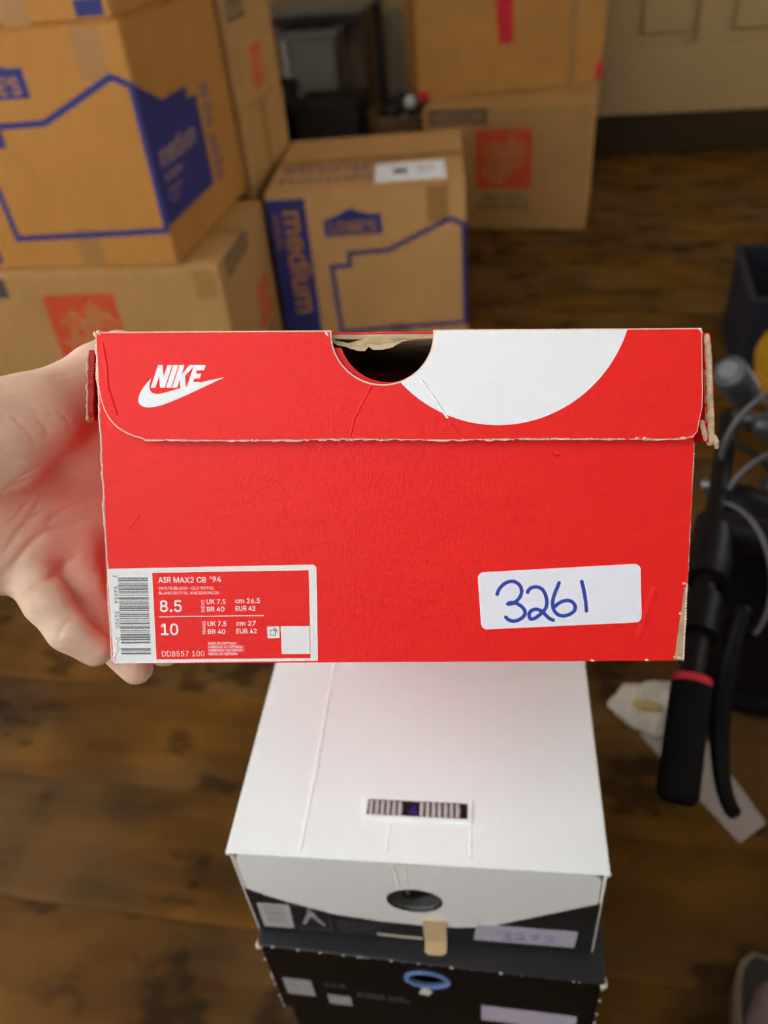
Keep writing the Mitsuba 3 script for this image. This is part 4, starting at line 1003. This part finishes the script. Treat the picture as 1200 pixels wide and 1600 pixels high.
obj('grip', tube([G0, G0 + bd * 0.004, G0 + bd * 0.008, G1], [0.0135, 0.0165, 0.0175, 0.0175], 20, False), 'm_rubber', ksc, smooth=40, label='black rubber grip')
obj('grip_ring', tube([G1, G1 + bd * 0.007], [0.0172, 0.0172], 20, False), 'm_red_ring', ksc, smooth=40, label='red ring at the grip')
H0 = G1 + bd * 0.007
obj('handlebar', tube([H0, H0 + (C1 - H0) * 0.3, H0 + (C1 - H0) * 0.65, C1], [0.011] * 4, 14, False), 'm_dark_frame', ksc, smooth=40, label='dark handlebar tube')
q = H0 + (C1 - H0) * 0.12
obj('brake_clamp', tube([q, q + (C1 - H0) * 0.12], [0.018, 0.018], 16, False), 'm_plastic', ksc, smooth=40)
q2 = H0 + (C1 - H0) * 0.30
obj('twist_shifter', tube([q2, q2 + (C1 - H0) * 0.05, q2 + (C1 - H0) * 0.22], [0.02, 0.023, 0.019], 18, False), 'm_dark_frame', ksc, smooth=40)
LV = [(0.335, 0.52, 0.37), (0.305, 0.47, 0.31), (0.298, 0.435, 0.265), (0.298, 0.408, 0.235), (0.306, 0.398, 0.215)]
obj('brake_lever', tube(LV, [0.009, 0.0125, 0.011, 0.0085, 0.0075], 12), 'm_plastic', ksc, smooth=True, label='curved black brake lever')

def loop(c, rx, rz, a0, a1, tail, r=0.0035):
    pts = [c + np.array([rx * math.cos(t), 0.25 * rx * math.cos(t), rz * math.sin(t)]) for t in np.linspace(a0, a1, 14)]
    return tube(pts + tail, r, 10)
cc = np.array([0.425, 0.70, 0.435])
obj('brake_cable', loop(cc, 0.055, 0.062, math.pi * 1.05, 0.1 * math.pi, [np.array([0.50, 0.66, 0.36])]), 'm_cable', ksc, smooth=True, label='grey looped cable')
obj('brake_cable', loop(cc + [0.0, -0.02, -0.055], 0.050, 0.050, math.pi * 1.2, 0.1 * math.pi, [np.array([0.50, 0.64, 0.30])]), 'm_cable', ksc, smooth=True)
# head lamp, bell and clamps near the far end
def ribbed(p0, p1, r0, n, mat, parent, name):
    d = (p1 - p0)
    pts, rad = [], []
    for i in range(n):
        pts += [p0 + d * (i / n), p0 + d * ((i + 0.5) / n)]; rad += [r0, r0 * 0.86]
    return obj(name, tube(pts, rad, 18, False), mat, parent, smooth=40)
p0 = np.array([0.452, 0.865, 0.425])
ribbed(p0, p0 + np.array([0.038, 0.02, -0.05]), 0.022, 8, 'm_grey_plastic', ksc, 'lamp')
obj('lamp_glass', tube([p0 + np.array([-0.004, -0.002, 0.005]), p0], [0.012, 0.019], 18, False), 'm_chrome', ksc, smooth=40)
obj('bell', tm(hull([(0.495, 0.80, 0.415, 0.022), (0.515, 0.79, 0.39, 0.02)])), 'm_chrome', ksc, smooth=True)
obj('clamp', tm(hull([(0.445, 0.745, 0.42, 0.014), (0.465, 0.735, 0.41, 0.014)])), 'm_grey_plastic', ksc, smooth=True)
obj('clamp', tm(hull([(0.50, 0.74, 0.43, 0.016), (0.53, 0.72, 0.40, 0.014)])), 'm_chrome', ksc, smooth=True)
obj('clamp', tm(hull([(0.42, 0.60, 0.345, 0.02), (0.45, 0.58, 0.325, 0.018)])), 'm_grey_plastic', ksc, smooth=True)
for i, (x, y, z, r, mt) in enumerate(((0.468, 0.800, 0.385, 0.012, 'm_chrome'), (0.44, 0.79, 0.40, 0.010, 'm_grey_plastic'), (0.47, 0.72, 0.345, 0.015, 'm_grey_plastic'), (0.49, 0.69, 0.335, 0.013, 'm_chrome'), (0.475, 0.66, 0.32, 0.012, 'm_grey_plastic'), (0.375, 0.70, 0.375, 0.008, 'm_chrome'))):
    obj('bolt', tube([(x - r * 1.35, y + 0.004, z), (x - r * 1.2, y + 0.004, z), (x + r, y - 0.006, z + 0.006), (x + r * 1.3, y - 0.007, z + 0.007)], [r * 0.5, r, r, r * 0.6], 12, False), mt, ksc, smooth=40)
obj('spring', tube([(0.455 + 0.014 * math.cos(t_) + 0.0012 * t_, 0.70 - 0.0008 * t_ + 0.014 * math.sin(t_) * 0.5, 0.335 + 0.014 * math.sin(t_)) for t_ in np.linspace(0, 10 * math.pi, 80)], 0.0028, 6, True, 160), 'm_grey_plastic', ksc, smooth=True, label='grey coil spring')
obj('brake_cable', tube([(0.36, 0.66, 0.385), (0.375, 0.60, 0.40), (0.372, 0.54, 0.37), (0.345, 0.505, 0.345)], 0.003, 8), 'm_cable', ksc, smooth=True)
obj('brake_cable', tube([(0.40, 0.74, 0.41), (0.43, 0.66, 0.40), (0.44, 0.58, 0.33), (0.43, 0.52, 0.22)], 0.003, 8), 'm_plastic', ksc, smooth=True)
# stem from the bar centre to the right, deck and wheel
SM = H0 + (C1 - H0) * 0.5
obj('stem', tube([SM, SM + np.array([0.25, -0.10, -0.02]), SM + np.array([0.75, -0.28, -0.06])], [0.02, 0.022, 0.024], 16), 'm_dark_frame', ksc, smooth=40)
obj('stem_block', tm(hull([(0.39, 0.66, 0.37, 0.03), (0.43, 0.64, 0.35, 0.035), (0.40, 0.67, 0.24, 0.025), (0.45, 0.63, 0.22, 0.03)])), 'm_plastic', ksc, smooth=True)
wc = np.array([0.475, 0.665, 0.105])
wt = trimesh.creation.torus(0.082, 0.022, major_sections=40, minor_sections=14)
RW = trimesh.geometry.align_vectors((0, 0, 1), (-0.40, -0.92, 0.0)); wt.apply_transform(RW); wt.apply_translation(wc)
obj('wheel', wt, 'm_rubber', ksc, smooth=True, label='black tyre')
hb = trimesh.creation.cylinder(0.055, 0.03, sections=28); hb.apply_transform(RW); hb.apply_translation(wc)
obj('hub', hb, 'm_dark_frame', ksc, smooth=40)
DK = standing(0.49, 0.66, -0.40, 0.10)
obj('deck', DK.mesh(chamfer_box(0.10, 0.75, -0.07, 0.07, 0.0, 0.045, 0.012)), 'm_plastic', ksc)
obj('fender', tube([wc + np.array([0.09, -0.035, 0.03]), wc + np.array([0.05, -0.02, 0.10]), wc + np.array([0, 0, 0.118]), wc + np.array([-0.07, 0.03, 0.09])], [0.012, 0.02, 0.02, 0.01], 10), 'm_plastic', ksc, smooth=True)
wt2 = wt.copy(); wt2.apply_translation((0.80, -0.34, 0)); obj('wheel', wt2, 'm_rubber', ksc, smooth=True)

# things on the floor near the scooter
bsdf('m_card', (0.32, 0.27, 0.23), 0.7, 0.3)
bsdf('m_bag_white', kraft_fn((0.52, 0.47, 0.38), 0.3, 3), 0.6, 0.3)
bsdf('m_bag_yellow', kraft_fn((0.45, 0.30, 0.10), 0.3, 3), 0.6, 0.3)
kc = thing('cardboard_sheet', 'pale flat cardboard strip on the floor under the scooter grip', 'cardboard')
a, b = np.array([0.318, 0.640]), np.array([0.387, 0.475])
nrm = np.array([0.055, 0.028])
sheet = Polygon([tuple(a), tuple(b), tuple(b + nrm * 0.75), tuple(a + nrm * 1.3)])
obj('sheet', extr(sheet, 0.0025, 0.0005), 'm_card', kc)
kb = thing('paper_bag', 'crumpled whitish paper bag on the floor behind the scooter grip', 'bag')
outline = Polygon([(0.292, 0.688), (0.312, 0.655), (0.335, 0.635), (0.40, 0.640), (0.42, 0.69), (0.388, 0.712), (0.36, 0.702), (0.32, 0.715)])
bx0, by0, bx1, by1 = outline.bounds
bag = tm(manifold3d.Manifold.batch_hull([manifold3d.Manifold.sphere(0.006, 10).translate((x, y, 0.009)) for x, y in outline.exterior.coords[:-1]] + [manifold3d.Manifold.sphere(0.008, 10).translate((0.37, 0.675, 0.032)), manifold3d.Manifold.sphere(0.008, 10).translate((0.34, 0.68, 0.024))]).refine_to_length(0.006))
zf = np.clip(bag.vertices[:, 2] / 0.02, 0, 1)[:, None]
bag.vertices += zf * bag.vertex_normals * ((meshkit.fbm(bag.vertices * 70, 3) - 0.5) * 0.02)[:, None]
obj('paper', bag, 'm_bag_white', kb, smooth=40)
yp = tm(hull([(0.322, 0.676, 0.022, 0.006), (0.345, 0.66, 0.028, 0.006), (0.333, 0.668, 0.026, 0.008)]).refine_to_length(0.006))
obj('printed_patch', yp, 'm_bag_yellow', kb, smooth=True, label='yellowish printed patch')

# shoe at the lower right
bsdf('m_shoe_rim', (0.16, 0.115, 0.07), 0.6, 0.3)
bsdf('m_shoe_dark', (0.022, 0.018, 0.015), 0.7, 0.3)
bsdf('m_shoe_upper', (0.17, 0.125, 0.10), 0.7, 0.3)
ksh = thing('shoe', 'taupe shoe with pale sole rim at the bottom right corner', 'shoe')
SF = standing(0.342, 0.345, -0.05)     # origin at toe tip, heel at y = -0.28
def sole(scale, z0, z1, inset=0.0):
    ys = np.linspace(0, 1, 40)
    w = 0.050 * np.sqrt(np.clip(np.sin(np.clip(ys * 2.1, 0, 1) * math.pi / 2), 0, 1)) * np.where(ys < 0.4, 1, 1 - 0.28 * np.sin((ys - 0.4) / 0.6 * math.pi / 1.6)) * np.where(ys > 0.9, np.sqrt(np.clip(1 - ((ys - 0.9) / 0.1) ** 2, 0, 1)), 1)
    pl = Polygon([(-a, -y * 0.285) for a, y in zip(w, ys)] + [(a, -y * 0.285) for a, y in zip(w[::-1], ys[::-1])]).buffer(0).buffer(-inset)
    return extr(pl, z1 - z0, z0)
obj('sole', SF.mesh(sole(1, 0.0, 0.026)), 'm_shoe_rim', ksh, label='pale rim of the sole')
obj('welt', SF.mesh(sole(1, 0.026, 0.033, 0.007)), 'm_shoe_dark', ksh)
up = manifold3d.Manifold.batch_hull([manifold3d.Manifold.sphere(r, 20).translate(p) for p, r in (((0, -0.055, 0.034), 0.022), ((-0.012, -0.075, 0.034), 0.023), ((0.012, -0.075, 0.034), 0.023), ((-0.012, -0.15, 0.05), 0.024), ((0.012, -0.15, 0.05), 0.024), ((0, -0.24, 0.07), 0.028), ((0, -0.24, 0.04), 0.028))])
obj('upper', SF.mesh(tm(up)), 'm_shoe_upper', ksh, smooth=True, label='taupe upper')
lc = [tube([SF.pt((-0.02, -0.12 - 0.02 * i, 0.073 + 0.006 * i)), SF.pt((0, -0.118 - 0.02 * i, 0.080 + 0.006 * i)), SF.pt((0.02, -0.12 - 0.02 * i, 0.073 + 0.006 * i))], 0.003, 8) for i in range(4)]
for m_ in lc:
    obj('lace', m_, 'm_shoe_dark', ksh, smooth=True)

# navy bin with a yellow cloth, right edge
bsdf('m_navy', (0.012, 0.013, 0.020), 0.6, 0.3)
bsdf('m_yellow_cloth', kraft_fn((0.36, 0.18, 0.006), 0.4, 2), 0.8, 0.2)
kn = thing('storage_crate', 'dark navy crate at the right edge behind the scooter', 'crate')
NF = standing(0.800, 1.50, -0.30)
wl = 0.008
obj('body', NF.mesh(cat(chamfer_box(0, 0.34, 0, wl, 0, 0.20, 0.002), chamfer_box(0, 0.34, 0.3 - wl, 0.3, 0, 0.20, 0.002), chamfer_box(0, wl, wl, 0.3 - wl, 0, 0.20, 0.002), chamfer_box(0.34 - wl, 0.34, wl, 0.3 - wl, 0, 0.20, 0.002), chamfer_box(wl, 0.34 - wl, wl, 0.3 - wl, 0, wl, 0.002))), 'm_navy', kn)
obj('rim', NF.mesh(extr(sbox(-0.006, -0.006, 0.346, 0.306) - sbox(0.008, 0.008, 0.332, 0.292), 0.012, 0.198)), 'm_navy', kn)
ky = thing('jacket', 'dark yellow cloth heaped against the navy crate at the right edge', 'cloth')
cl = tm(hull([(0.055, -0.075, 0.035, 0.03), (0.30, -0.075, 0.035, 0.03), (0.045, -0.06, 0.12, 0.03), (0.085, -0.06, 0.21, 0.028), (0.28, -0.06, 0.22, 0.03), (0.30, -0.065, 0.15, 0.03)]).refine_to_length(0.02))
cl.vertices += cl.vertex_normals * ((meshkit.fbm(cl.vertices * 14, 3) - 0.5) * 0.035)[:, None]
cl.vertices[:, 1] = np.minimum(cl.vertices[:, 1], -0.008)
cl.vertices[:, 2] = np.maximum(cl.vertices[:, 2], 0.002)
obj('folds', NF.mesh(cl), 'm_yellow_cloth', ky, smooth=True)
